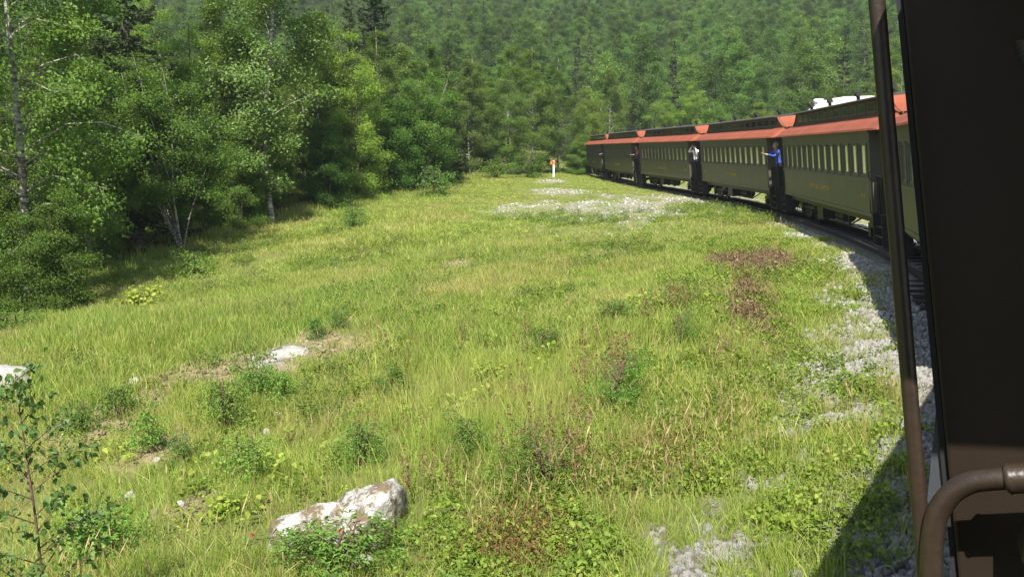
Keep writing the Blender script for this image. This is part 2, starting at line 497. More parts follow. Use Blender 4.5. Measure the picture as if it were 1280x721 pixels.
# ------------------------------------------------------------------ ground sheet
def build_ground():
    nr, na = 430, 560
    rr = 0.6 * (1400 / 0.6) ** (np.arange(nr) / (nr - 1))
    u = np.arange(na) / na
    az = 2 * math.pi * (u - 0.5)
    az = az - 0.72 * np.sin(az)              # finer towards the view
    RR, AA = np.meshgrid(rr, az, indexing='ij')
    X = (RR * np.sin(AA)).ravel(); Y = (RR * np.cos(AA)).ravel()
    Z = ground(X, Y)
    V = np.stack([X, Y, Z], 1)
    i, j = np.meshgrid(np.arange(nr - 1), np.arange(na), indexing='ij')
    j2 = (j + 1) % na
    F = np.stack([i*na+j, i*na+j2, (i+1)*na+j2, (i+1)*na+j], -1).reshape(-1, 4)[:, ::-1]
    V = np.concatenate([V, [[0, 0, gz(0, 0)]]])
    m, t, p, o = nt('earth')
    def att(n):
        a = N(t, 'ShaderNodeAttribute'); a.attribute_name = n; return a.outputs['Fac']
    n1 = noise(t, 0.9, 6, 'World'); n2 = noise(t, 9, 8, 'World', 0.75); n3 = noise(t, 0.25, 4, 'World')
    soil = ramp(t, n2.outputs[0], [(0.35, (0.10, 0.085, 0.035)), (0.65, (0.20, 0.165, 0.075))]).outputs[0]
    green = ramp(t, n1.outputs[0], [(0.3, (0.10, 0.15, 0.025)), (0.7, (0.19, 0.235, 0.055))]).outputs[0]
    fg = ramp(t, n2.outputs[0], [(0.42, 0.0), (0.6, 0.85)]).outputs[0]
    base = mix(t, fg, green, soil)
    grav = ramp(t, n2.outputs[0], [(0.33, (0.16, 0.145, 0.115)), (0.62, (0.42, 0.39, 0.33))]).outputs[0]
    tanc = ramp(t, n2.outputs[0], [(0.35, (0.19, 0.145, 0.075)), (0.65, (0.40, 0.32, 0.19))]).outputs[0]
    deadc = ramp(t, n2.outputs[0], [(0.35, (0.10, 0.065, 0.045)), (0.65, (0.22, 0.15, 0.10))]).outputs[0]
    base = mix(t, att('tan'), base, tanc)
    base = mix(t, att('dead'), base, deadc)
    base = mix(t, att('stony'), base, grav)
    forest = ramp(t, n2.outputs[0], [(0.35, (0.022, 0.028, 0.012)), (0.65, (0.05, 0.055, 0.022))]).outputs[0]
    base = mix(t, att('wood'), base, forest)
    t.links.new(base, p.inputs['Base Color']); p.inputs['Roughness'].default_value = 0.95
    p.inputs['Specular IOR Level'].default_value = 0.1
    b = N(t, 'ShaderNodeBump'); b.inputs['Strength'].default_value = 0.8; b.inputs['Distance'].default_value = 0.05
    t.links.new(n2.outputs[0], b.inputs['Height']); t.links.new(b.outputs[0], p.inputs['Normal'])
    cen = len(V) - 1
    me = np_mesh('ground', V, F, [m], smooth=True)
    d, w, tan, dead = masks(V[:, 0], V[:, 1])
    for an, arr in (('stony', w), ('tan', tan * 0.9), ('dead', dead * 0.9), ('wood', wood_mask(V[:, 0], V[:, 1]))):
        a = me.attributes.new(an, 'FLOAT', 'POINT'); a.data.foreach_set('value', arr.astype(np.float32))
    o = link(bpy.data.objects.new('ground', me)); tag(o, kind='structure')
    return o

# the edge of the woods, as (x, y) in metres, left to right
EDGE = [(-60, 4), (-30, 14), (-18.6, 20.0), (-16.4, 26.5), (-15.6, 36), (-13.2, 43), (-11.6, 50), (-8.8, 55.5), (-4.6, 61), (-3.6, 72), (-1.2, 84), (4.2, 92)]
EX = np.array([e[0] for e in EDGE]); EY = np.array([e[1] for e in EDGE])
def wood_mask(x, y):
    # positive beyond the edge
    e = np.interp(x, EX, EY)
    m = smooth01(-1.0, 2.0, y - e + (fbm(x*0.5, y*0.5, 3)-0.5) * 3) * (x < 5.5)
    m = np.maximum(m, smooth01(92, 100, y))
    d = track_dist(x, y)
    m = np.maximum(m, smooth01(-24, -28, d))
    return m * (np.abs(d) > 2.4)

build_ground()

# railway track
def offset_line(off):
    T = np.gradient(TRK, axis=0); T /= np.linalg.norm(T, axis=1)[:, None]
    return TRK + np.stack([T[:, 1], -T[:, 0]], 1) * off, T
CANT = R(6.5)
def build_track():
    root = empty('railway_track', (float(TRK[40][0]), float(TRK[40][1]), 0))
    tag(root, 'narrow railway track curving under the olive coaches', 'railway track')
    loc = root.location.copy()
    for off in (-0.46, 0.46):
        L, T = offset_line(off)
        z = -0.07 + off * math.sin(CANT) * 0.6
        mb = MB()
        prof = [(-0.06, -0.06), (0.06, -0.06), (0.012, -0.03), (0.03, 0.07), (-0.03, 0.07), (-0.012, -0.03)]
        vs, fs = [], []
        n = len(prof)
        for p, t in zip(L, T):
            for a, b in prof:
                vs.append((p[0] + t[1]*a - loc.x, p[1] - t[0]*a - loc.y, z + b))
        for i in range(len(L) - 1):
            for k in range(n):
                k2 = (k+1) % n; fs.append((i*n+k, i*n+k2, (i+1)*n+k2, (i+1)*n+k))
        mb._add(vs, fs)
        mb.build('rail', M['rail'], root)
    seg = np.linalg.norm(np.diff(TRK, axis=0), axis=1); S = np.concatenate([[0], np.cumsum(seg)])
    mb = MB(); mb.box(-1.05, 1.05, -0.1, 0.1, -0.09, 0.09); me = mb.mesh('sleeper', M['tie'])
    s0 = S[np.argmin(np.abs(TRK[:, 1] - 9))]
    for i in range(96):
        s = s0 + i * 0.62
        x = np.interp(s, S, TRK[:, 0]); y = np.interp(s, S, TRK[:, 1])
        x2 = np.interp(s + .3, S, TRK[:, 0]); y2 = np.interp(s + .3, S, TRK[:, 1])
        o = bpy.data.objects.new('sleeper', me)
        o.location = (x - loc.x, y - loc.y, -0.235); o.rotation_euler = (0, -CANT * 0.6, -math.atan2(x2-x, y2-y))
        link(o, root)
build_track()

# ------------------------------------------------------------------ coaches
ZS, ZB, ZW0, ZW1, ZE = 0.95, 1.86, 1.92, 2.68, 3.0
def text_mesh(body, size):
    cu = bpy.data.curves.new('lettering', 'FONT'); cu.body = body; cu.size = size; cu.extrude = 0.006
    cu.align_x = 'CENTER'; cu.align_y = 'CENTER'; cu.space_character = 1.75
    ob = bpy.data.objects.new('lettering', cu); COL.objects.link(ob)
    dg = bpy.context.evaluated_depsgraph_get(); dg.update()
    me = bpy.data.meshes.new_from_object(ob.evaluated_get(dg))
    bpy.data.objects.remove(ob)
    me.materials.clear(); me.materials.append(M['gold'])
    me.name = 'lettering'
    return me

def make_coach(name, L, nwin, label, words, numbers, rear_rail=True, front_rail=True, roof_ext=1.0, mat='olive'):
    """local frame: y along the train, left side at x = -HW, body from -L/2 to L/2"""
    root = empty(name, (0, 0, 0)); tag(root, label, 'railway coach', 'olive passenger coaches of the train')
    h = L / 2; O = M[mat]; TR = M['olive_trim']
    pit = (L - 0.5) / nwin; ww = pit * 0.60
    # side walls with window openings
    for s in (-1, 1):
        xa, xb = sorted((s * HW, s * (HW - 0.07)))
        mb = MB()
        mb.box(xa, xb, -h, h, ZS, ZW0); mb.box(xa, xb, -h, h, ZW1, ZE)
        y = -h
        for i in range(nwin + 1):
            y1 = -h + 0.25 + i * pit + (pit - ww) / 2 if i < nwin else h
            mb.box(xa, xb, y, y1, ZW0, ZW1)
            if i < nwin: y = y1 + ww
        # panel battens below the windows, belt rail, sill and cornice mouldings
        xo = s * HW
        for z0, z1, t in ((ZB - 0.05, ZB + 0.015, 0.035), (ZE - 0.29, ZE - 0.25, 0.025), (ZS, ZS + 0.08, 0.02), (ZE - 0.05, ZE - 0.003, 0.04)):
            a, b = sorted((xo - s * 0.001, xo + s * t)); mb.box(a, b, -h, h, z0, z1, 1)
        for i in range(nwin + 1):
            yy = -h + 0.25 + i * pit
            a, b = sorted((xo - s * 0.001, xo + s * 0.022)); mb.box(a, b, yy - 0.035, yy + 0.035, ZB + 0.018, ZE - 0.293, 1)
        mb.build('side_wall', [O, TR], root)
        # windows
        fm = MB(); fx0, fx1 = -0.02, 0.02; hh = (ZW1 - ZW0) / 2; hw = ww / 2 - 0.002
        fm.box(fx0, fx1, -hw, -hw + 0.035, -hh + 0.002, hh - 0.002); fm.box(fx0, fx1, hw - 0.035, hw, -hh + 0.002, hh - 0.002)
        fm.box(fx0, fx1, -hw + 0.035, hw - 0.035, -hh + 0.002, -hh + 0.05); fm.box(fx0, fx1, -hw + 0.035, hw - 0.035, hh - 0.045, hh - 0.002)
        if s == -1:
            me_f = fm.mesh('window', TR)
            g = MB(); g._add([(0, -hw + 0.036, -hh + 0.05), (0, hw - 0.036, -hh + 0.05), (0, hw - 0.036, hh - 0.045), (0, -hw + 0.036, hh - 0.045)], [(0, 1, 2, 3)])
            me_g = g.mesh('pane', M['glass'])
        for i in range(nwin):
            yc = -h + 0.25 + (i + 0.5) * pit
            w = bpy.data.objects.new('window', me_f); w.location = (s * (HW - 0.036), yc, (ZW0 + ZW1) / 2); link(w, root)
            link(bpy.data.objects.new('pane', me_g), w)
    # end walls with a door opening
    for s in (-1, 1):
        ya, yb = sorted((s * h, s * (h - 0.06)))
        mb = MB()
        for a, b in ((-HW + 0.07, -0.36), (0.36, HW - 0.07)): mb.box(a, b, ya, yb, ZS + 0.1, ZE)
        mb.box(-0.36, 0.36, ya, yb, ZE - 0.25, ZE)
        mb.build('end_wall', M['brown'] if mat == 'brown' else O, root)
        mb = MB(); mb.box(-0.355, 0.355, ya + 0.01, yb - 0.01, ZS + 0.12, ZE - 0.255); d = mb.build('door', M['inside'], root)
        mb = MB(); mb.tube([(0.28, s * h, 1.95), (0.28, s * (h + 0.05), 1.95), (0.18, s * (h + 0.05), 1.95)], 0.012, 6); mb.build('handle', M['gold'], d)
    # seats in pairs on both sides of the aisle
    mb = MB()
    mb.box(-0.44, 0.44, -0.22, 0.22, ZS + 0.30, ZS + 0.44); mb.box(-0.44, 0.44, -0.26, -0.18, ZS + 0.44, ZS + 1.16)
    mb.box(-0.40, 0.40, -0.15, 0.15, ZS + 0.125, ZS + 0.298)
    sme = mb.mesh('seat', M['seat'])
    ns = int((L - 1.6) / 0.92)
    for s in (-1, 1):
        for i in range(ns):
            o = bpy.data.objects.new('seat', sme); o.location = (s * 0.64, -h + 1.0 + i * 0.92, 0); link(o, root)
    # floor and underframe
    mb = MB()
    mb.box(-HW + 0.075, HW - 0.075, -h + 0.065, h - 0.065, ZS + 0.05, ZS + 0.12)
    mb.build('floor', M['inside'], root)
    mb = MB()
    for s in (-1, 1):
        mb.box(s*0.95 - 0.06, s*0.95 + 0.06, -h + 0.1, h - 0.1, ZS - 0.2, ZS + 0.045)
        mb.bar((s*0.8, -h + 2.4, ZS - 0.2), (s*0.8, -h*0.32, ZS - 0.55), 0.035); mb.bar((s*0.8, -h*0.32, ZS - 0.55), (s*0.8, h*0.32, ZS - 0.55), 0.035)
        mb.bar((s*0.8, h*0.32, ZS - 0.55), (s*0.8, h - 2.4, ZS - 0.2), 0.035)
        mb.bar((s*0.8, -h*0.32, ZS - 0.55), (s*0.8, -h*0.32, ZS - 0.2), 0.06); mb.bar((s*0.8, h*0.32, ZS - 0.55), (s*0.8, h*0.32, ZS - 0.2), 0.06)
    mb.box(-0.12, 0.12, -h - 1.0, h + 1.0, ZS - 0.3, ZS - 0.05)
    mb.tube([(-0.5, -0.6, ZS - 0.42), (-0.5, 0.5, ZS - 0.42)], 0.2, 12)
    mb.box(-0.95, -0.3, 0.9, 1.7, ZS - 0.6, ZS - 0.21); mb.box(0.2, 0.85, -1.5, -0.4, ZS - 0.55, ZS - 0.21)
    mb.build('underframe', M['iron'], root)
    # bogies with wheels
    wm = MB()
    wm.tube([(-0.055, 0, 0), (-0.05, 0, 0), (0.05, 0, 0), (0.055, 0, 0)], [0.30, 0.35, 0.35, 0.30], 24)
    wm.tube([(-0.09, 0, 0), (0.09, 0, 0)], 0.09, 12)
    wme = wm.mesh('wheel', M['iron'])
    bm = MB()
    for s in (-1, 1):
        bm.box(s*0.66 - 0.05, s*0.66 + 0.05, -1.05, 1.05, 0.46, 0.58)
        bm.box(s*0.66 - 0.045, s*0.66 + 0.045, -0.35, 0.35, 0.18, 0.30)
        for e in (-1, 1):
            bm.bar((s*0.66, e*0.35, 0.24), (s*0.66, e*0.95, 0.50), 0.07)
            bm.box(s*0.66 - 0.1, s*0.66 + 0.1, e*0.75 - 0.12, e*0.75 + 0.12, 0.24, 0.459)
            bm.tube([(s*0.66, e*0.2, 0.30), (s*0.66, e*0.2, 0.455)], 0.075, 10)
    bm.box(-0.9, 0.9, -0.16, 0.16, 0.581, 0.70)
    for e in (-1, 1): bm.tube([(-0.5, e*0.75, 0.35), (0.5, e*0.75, 0.35)], 0.05, 8)
    bme = bm.mesh('bogie', M['iron'])
    for e in (-1, 1):
        b = bpy.data.objects.new('bogie', bme); b.location = (0, e * (h - 1.35), 0); link(b, root)
        for sx in (-1, 1):
            for sy in (-1, 1):
                w = bpy.data.objects.new('wheel', wme); w.location = (sx*0.46, sy*0.75, 0.35); link(w, b)
    # lower roof, red
    e = h + roof_ext
    prof = [(-HW - 0.12, ZE + 0.002), (-HW - 0.10, ZE + 0.05), (-HW + 0.12, ZE + 0.20), (-0.72, ZE + 0.33), (0.72, ZE + 0.33), (HW - 0.12, ZE + 0.20), (HW + 0.10, ZE + 0.05), (HW + 0.12, ZE + 0.002)]
    mb = MB()
    ys = [(-e, 0.30), (-e + 0.12, 0.72), (-e + 0.38, 1.0), (e - 0.38, 1.0), (e - 0.12, 0.72), (e, 0.30)]
    n = len(prof); vs, fs = [], []
    for yy, k in ys:
        for x, z in prof:
            vs.append((x * (0.93 + 0.07 * k), yy, ZE + 0.002 + (z - ZE - 0.002) * k))
    for i in range(len(ys) - 1):
        for k in range(n):
            k2 = (k + 1) % n; fs.append((i*n+k, (i+1)*n+k, (i+1)*n+k2, i*n+k2))
    fs += [tuple(range(n)), tuple(range((len(ys)-1)*n, len(ys)*n))[::-1]]
    mb._add(vs, fs)
    mb.build('roof', M['roof_red'], root)
    # clerestory: dark sides whose ends sweep down to the hood
    zt = ZE + 0.76
    def sweep(sg):
        out = []
        for i in range(9):
            q = i / 8
            out.append((sg * (h - 0.12 + (roof_ext - 0.05) * q), zt - (zt - ZE - 0.345) * (1 - (1 - q)**2.1)))
        return out
    right = sweep(1); left = sweep(-1)
    side = [(left[-1][0], ZE + 0.30)] + [(right[-1][0], ZE + 0.30)] + right[::-1] + left
    for s in (-1, 1):
        a, b = sorted((s * 0.66, s * 0.62))
        mb = MB(); mb.prism_x(side, a, b)
        mb.build('clerestory_side', M['olive_dark'], root)
    nc = max(5, int(L / 0.95)); pc = (L - 0.6) / nc
    mb = MB(); mb.box(-0.008, 0.008, -pc*0.36, pc*0.36, -0.10, 0.10); cme = mb.mesh('clerestory_window', M['darkglass'])
    mb = MB()
    for a, b, c, d in ((-pc*0.40, pc*0.40, 0.10, 0.13), (-pc*0.40, pc*0.40, -0.13, -0.10), (-pc*0.40, -pc*0.36, -0.10, 0.10), (pc*0.36, pc*0.40, -0.10, 0.10)): mb.box(-0.012, 0.012, a, b, c, d)
    fme = mb.mesh('frame', TR)
    for s in (-1, 1):
        for i in range(nc):
            w = bpy.data.objects.new('clerestory_window', cme); w.location = (s * 0.667, -L/2 + 0.3 + (i + 0.5) * pc, ZE + 0.55); link(w, root)
            link(bpy.data.objects.new('frame', fme), w)
    mb = MB()      # hood: the red ends sweeping down between the sides
    for sw in (left, right):
        for i in range(8):
            (y0, z0), (y1, z1) = sw[i], sw[i+1]
            mb._add([(-0.70, y0, z0), (0.70, y0, z0), (0.70, y1, z1), (-0.70, y1, z1), (-0.70, y0, z0 - 0.03), (0.70, y0, z0 - 0.03), (0.70, y1, z1 - 0.03), (-0.70, y1, z1 - 0.03)],
                    [(0, 1, 2, 3), (7, 6, 5, 4), (0, 3, 7, 4), (1, 5, 6, 2)])
    mb.build('roof_hood', M['roof_red'], root)
    mb = MB()
    arc = [(0.80 * math.cos(a), zt + 0.005 + 0.07 * math.sin(a)) for a in np.linspace(0, math.pi, 13)]
    mb.prism(arc + [(-0.80, zt - 0.02), (0.80, zt - 0.02)], -h + 0.10, h - 0.10)
    mb.build('upper_roof', M['roof_top'], root)
    vm = MB(); vm.tube([(0, 0, -0.12), (0, 0, 0.05)], 0.05, 8); vm.tube([(0, -0.13, 0.10), (0, 0.13, 0.10)], 0.075, 10); vm.box(-0.1, 0.1, -0.09, 0.09, 0.05, 0.07)
    vme = vm.mesh('roof_vent', M['iron'])
    for q in (-0.42, -0.14, 0.16, 0.40):
        v = bpy.data.objects.new('roof_vent', vme); v.location = (-0.35, q * L, zt + 0.13); link(v, root)
    # platforms, steps, railings
    for s, rl in ((-1, rear_rail), (1, front_rail)):
        mb = MB(); a, b = sorted((s * (h + 0.002), s * (h + 0.92)))
        mb.box(-HW + 0.12, HW - 0.12, a, b, ZS - 0.02, ZS + 0.08)
        mb.box(-0.35, 0.35, min(s*(h+0.92), s*(h+1.05)), max(s*(h+0.92), s*(h+1.05)), ZS - 0.25, ZS + 0.06)
        pf = mb.build('platform', M['iron'], root)
        for sx in (-1, 1):
            mb = MB()
            for k in range(3):
                x0, x1 = sorted((sx * (HW - 0.30 + 0.02*k), sx * (HW - 0.02 + 0.02*k)))
                mb.box(x0, x1, a + 0.12, b - 0.1, ZS - 0.22 - k*0.22, ZS - 0.19 - k*0.22)
            for yy in (a + 0.09, b - 0.1):
                x0, x1 = sorted((sx * (HW - 0.34), sx * (HW + 0.02))); mb.box(x0, x1, yy, yy + 0.025, ZS - 0.68, ZS + 0.09)
            mb.build('steps', M['iron'], root)
        if rl:
            for sx in (-1, 1):
                mb = MB(); ye = s * (h + 0.86)
                for q in (0.36, 0.50, 0.64, 0.78, 0.92, 1.06): mb.tube([(sx*q, ye, ZS + 0.08), (sx*q, ye, ZS + 1.02)], 0.016, 6)
                mb.tube([(sx*0.34, ye, ZS + 1.03), (sx*1.08, ye, ZS + 1.03)], 0.022, 8); mb.tube([(sx*0.34, ye, ZS + 0.5), (sx*1.08, ye, ZS + 0.5)], 0.014, 6)
                mb.box(min(sx*0.36, sx*1.06), max(sx*0.36, sx*1.06), ye - 0.012, ye + 0.012, ZS + 0.12, ZS + 0.92)
                mb.build('platform_railing', M['iron'], root)
                mb = MB(); mb.tube([(sx*1.08, ye, ZS + 0.08), (sx*1.08, ye, ZE + 0.02)], 0.022, 8); mb.build('roof_post', M['iron'], root)
                mb = MB(); yg = s * (h + 0.08)
                mb.tube([(sx*(HW + 0.03), yg, ZS + 0.1), (sx*(HW + 0.06), yg, ZS + 0.14), (sx*(HW + 0.06), yg, ZS + 1.05), (sx*(HW - 0.0), yg, ZS + 1.1)], 0.014, 6); mb.build('grab_iron', M['iron'], root)
                mb = MB(); ygt = s * (h + 0.45)
                for q in np.linspace(-0.36, 0.36, 6): mb.tube([(sx*1.09, ygt + q, ZS + 0.1), (sx*1.09, ygt + q, ZS + 0.95)], 0.014, 6)
                mb.tube([(sx*1.09, ygt - 0.38, ZS + 0.96), (sx*1.09, ygt + 0.38, ZS + 0.96)], 0.018, 6)
                x0, x1 = sorted((sx*1.075, sx*1.055)); mb.box(x0, x1, ygt - 0.36, ygt + 0.36, ZS + 0.14, ZS + 0.90)
                mb.build('side_gate', M['iron'], root)
            mb = MB(); mb.tube([(0.62*s, s*(h+0.95), ZS), (0.62*s, s*(h+0.95), ZS + 1.1)], 0.02, 8)
            mb.disc((0.62*s, s*(h+0.95), ZS + 1.12), (0, 0, 1), 0.19, 0.025, 16); mb.build('brake_wheel', M['iron'], root)
            mb = MB()
            mb.tube([(-0.55, s*(h+0.9), ZS - 0.2), (-0.56, s*(h+1.05), ZS - 0.45), (-0.55, s*(h+1.24), ZS - 0.56)], 0.022, 6)
            mb.build('brake_hose', M['rubber'], root)
    # gold lettering, both sides
    for s in (-1, 1):
        for k, (txt, yy, size) in enumerate(((words, 0, 0.20), (numbers, -h + 0.75, 0.15), (numbers, h - 0.75, 0.15))):
            if not txt: continue
            me = text_mesh(txt, size)
            o = bpy.data.objects.new('lettering', me)
            o.location = (s * (HW + 0.004), yy, ZS + 0.48)
            o.rotation_euler = (math.pi/2, 0, -math.pi/2 if s < 0 else math.pi/2)
            link(o, root)
    return root

def place(root, side, tilt):
    a, b = Vector(side[0]), Vector(side[1])
    d = (b - a).normalized(); r = Vector((d.y, -d.x))
    # the left face at mid height stays on the measured line
    c = (a + b) / 2 + r * HW + r * (1.9 * math.sin(tilt))
    root.location = (c.x, c.y, HW * math.sin(tilt) * 0.55)
    root.rotation_euler = (0, -tilt, -math.atan2(d.x, d.y))

def slen(s): return (Vector(s[1]) - Vector(s[0])).length
T1 = R(6.0)
c6 = make_coach('railway_coach', slen(SIDES[1]), 7, 'dark brown end wall of the nearest coach filling the right edge, curved pipe on it', '', '', rear_rail=False, roof_ext=0.74)
place(c6, SIDES[1], R(7))
c7 = make_coach('railway_coach', slen(SIDES[0]), 7, 'coach whose open platform the photograph is taken from', '', '', front_rail=False, roof_ext=0.80)
place(c7, SIDES[0], R(5))
c5 = make_coach('railway_coach', slen(SIDES[2]), 10, 'olive coach half hidden between the thin near pole and the brown wall', 'LAKE TUTSHI', '', rear_rail=True)
place(c5, SIDES[2], T1)
texts = [(3, 'LAKE BIG SALMON', '216', 'olive coach left of the near pole with see-through windows and gold lettering'),
         (4, 'LAKE TAKHINI', '252', 'olive coach between the person in blue and the person in white'),
         (5, 'LAKE TESLIN', '254', 'olive coach between the person in white and the person in dark red'),
         (6, 'LAKE BENNETT', '260', 'short looking far olive coach between the dark red person and the far blue person'),
         (7, 'LAKE ATLIN', '264', 'farthest olive coach running into the green bushes at the head of the train')]
COACH = {}
for i, wd, nb, lab in texts:
    c = make_coach('railway_coach', slen(SIDES[i]), 13, lab, wd, nb)
    place(c, SIDES[i], T1)
    COACH[i] = c

# near fittings of the brown end wall
def near_parts():
    bpy.context.view_layer.update()
    inv = c6.matrix_world.inverted()
    h = slen(SIDES[1]) / 2
    def loc(px, py, back):
        """point at a pixel on the plane `back` metres behind the end wall, in coach coordinates"""
        o = inv @ EYE; dr = (inv.to_3x3() @ ray(px, py)).normalized()
        t = (-h - back - o.y) / dr.y
        return o + dr * t
    # end wall skin with the photographed edge, replaces the plain wall on this side
    for ch in list(c6.children):
        if ch.name.startswith(('end_wall', 'door')) and min(v.co.y for v in ch.data.vertices) < 0:
            for g in list(ch.children): bpy.data.objects.remove(g)
            bpy.data.objects.remove(ch)
    l0, l1 = loc(1128, 0, 0), loc(1182, 560, 0)
    k = (l1.x - l0.x) / (l1.z - l0.z)
    xe = lambda z: l0.x + k * (z - l0.z)
    mb = MB()
    z0, z1 = ZS + 0.1, ZE + 0.3
    prof = [(xe(z0), z0), (HW - 0.08, z0), (HW - 0.08, z1), (xe(z1), z1)]
    mb.prism(prof, -h, -h + 0.05)
    w = mb.build('end_wall', M['brown'], c6)
    bv = w.modifiers.new('bevel', 'BEVEL'); bv.width = 0.006; bv.segments = 2
    mb = MB()          # dark gap moulding along the edge
    mb.prism([(xe(z0) - 0.012, z0), (xe(z0) - 0.002, z0), (xe(z1) - 0.002, z1), (xe(z1) - 0.012, z1)], -h + 0.012, -h + 0.05)
    mb.build('edge_seal', M['rubber'], c6)
    # steel side plate seen past the corner
    mb = MB()
    q = [loc(1174, 470, -0.02), loc(1159, 626, -0.02), loc(1182, 650, -0.02), loc(1184, 470, -0.02)]
    vs = [tuple(p) for p in q] + [(p.x, p.y + 0.03, p.z) for p in q]
    mb._add(vs, [(0, 1, 2, 3), (7, 6, 5, 4), (0, 4, 5, 1), (1, 5, 6, 2), (2, 6, 7, 3), (3, 7, 4, 0)])
    mb.build('corner_plate', M['greyplate'], c6)
    # upright pole
    mb = MB()
    a, b = loc(1086, -120, 0.10), loc(1160, 760, 0.10)
    a = a + (a - b) * 0.25; b = b + (b - a) * 0.35
    mb.tube([a.lerp(b, i / 10) for i in range(11)], 0.0138, 20)
    mb.build('upright_pole', M['brown_pipe'], c6)
    # curved grab pipe with its collar
    mb = MB()
    pts = [(1166, 900), (1165, 800), (1164, 721), (1165, 680), (1169, 650), (1178, 630), (1192, 614), (1212, 603), (1235, 599), (1262, 597), (1300, 594)]
    P = [loc(x, y, 0.115) for x, y in pts]
    Q = []
    for i in range(len(P) - 1):       # smooth it
        p0, p1, p2, p3 = P[max(i-1, 0)], P[i], P[i+1], P[min(i+2, len(P)-1)]
        for s in range(5):
            t = s / 5
            Q.append(0.5 * ((2*p1) + (p2-p0)*t + (2*p0-5*p1+4*p2-p3)*t*t + (3*p1-p0-3*p2+p3)*t**3))
    Q.append(P[-1])
    mb.tube(Q, 0.019, 20)
    g = mb.build('grab_pipe', M['brown_pipe'], c6)
    mb = MB()
    c0, c1 = loc(1257, 598, 0.115), loc(1330, 593, 0.115)
    mb.tube([c0, c0.lerp(c1, 0.06), c0.lerp(c1, 0.1), c1], [0.022, 0.027, 0.0255, 0.0255], 20)
    mb.build('collar', M['brown_pipe'], g)
    # bracket carrying the collar, standing off the wall
    mb = MB()
    for (x0, y0), (x1, y1), wd in (((1312, 606), (1310, 700), 0.05),):
        a, b = loc(x0, y0, 0.115), loc(x1, y1, 0.08)
        mb.tube([a, a.lerp(b, 0.4), b], [0.024, 0.03, 0.04], 14)
        mb.tube([b, (b.x, -h + 0.01, b.z)], [0.04, 0.055], 14)
    mb.build('bracket', M['brown_pipe'], g)
near_parts()
#PART2
# ------------------------------------------------------------------ plants: leaf and wood builders
def leaves(C, size, asp=0.6, rnd=None, rng=RNG, up=0.6, out=None, hexa=False, dirs=None, sizevar=0.35):
    """leaf-shaped faces at the points C; returns V, F, rnd"""
    n = len(C)
    nv = rng.normal(size=(n, 3)); nv[:, 2] += up * 1.5
    if out is not None: nv += out
    nv /= np.linalg.norm(nv, axis=1)[:, None]
    t = dirs + rng.normal(size=(n, 3)) * 0.25 if dirs is not None else rng.normal(size=(n, 3))
    t -= nv * (t * nv).sum(1)[:, None]; t /= np.linalg.norm(t, axis=1)[:, None]
    b = np.cross(nv, t)
    s = (size * (1 - sizevar + 2 * sizevar * rng.random(n)))[:, None]
    if hexa:
        prof = [(-0.5, 0.0), (-0.28, 0.36), (0.08, 0.44), (0.5, 0.0), (0.08, -0.44), (-0.28, -0.36)]
    else:
        prof = [(-0.5, 0.0), (-0.05, 0.5), (0.5, 0.0), (-0.05, -0.5)]
    k = len(prof)
    V = np.empty((n, k, 3))
    for i, (a, c) in enumerate(prof):
        V[:, i] = C + t * s * a + b * s * asp * c + nv * s * (0.10 * (abs(c) > 0) - 0.12 * (a > 0.3))
    F = np.arange(n * k).reshape(n, k)
    r = rng.random(n) if rnd is None else np.clip(rnd, 0, 1)
    return V.reshape(-1, 3), F, r

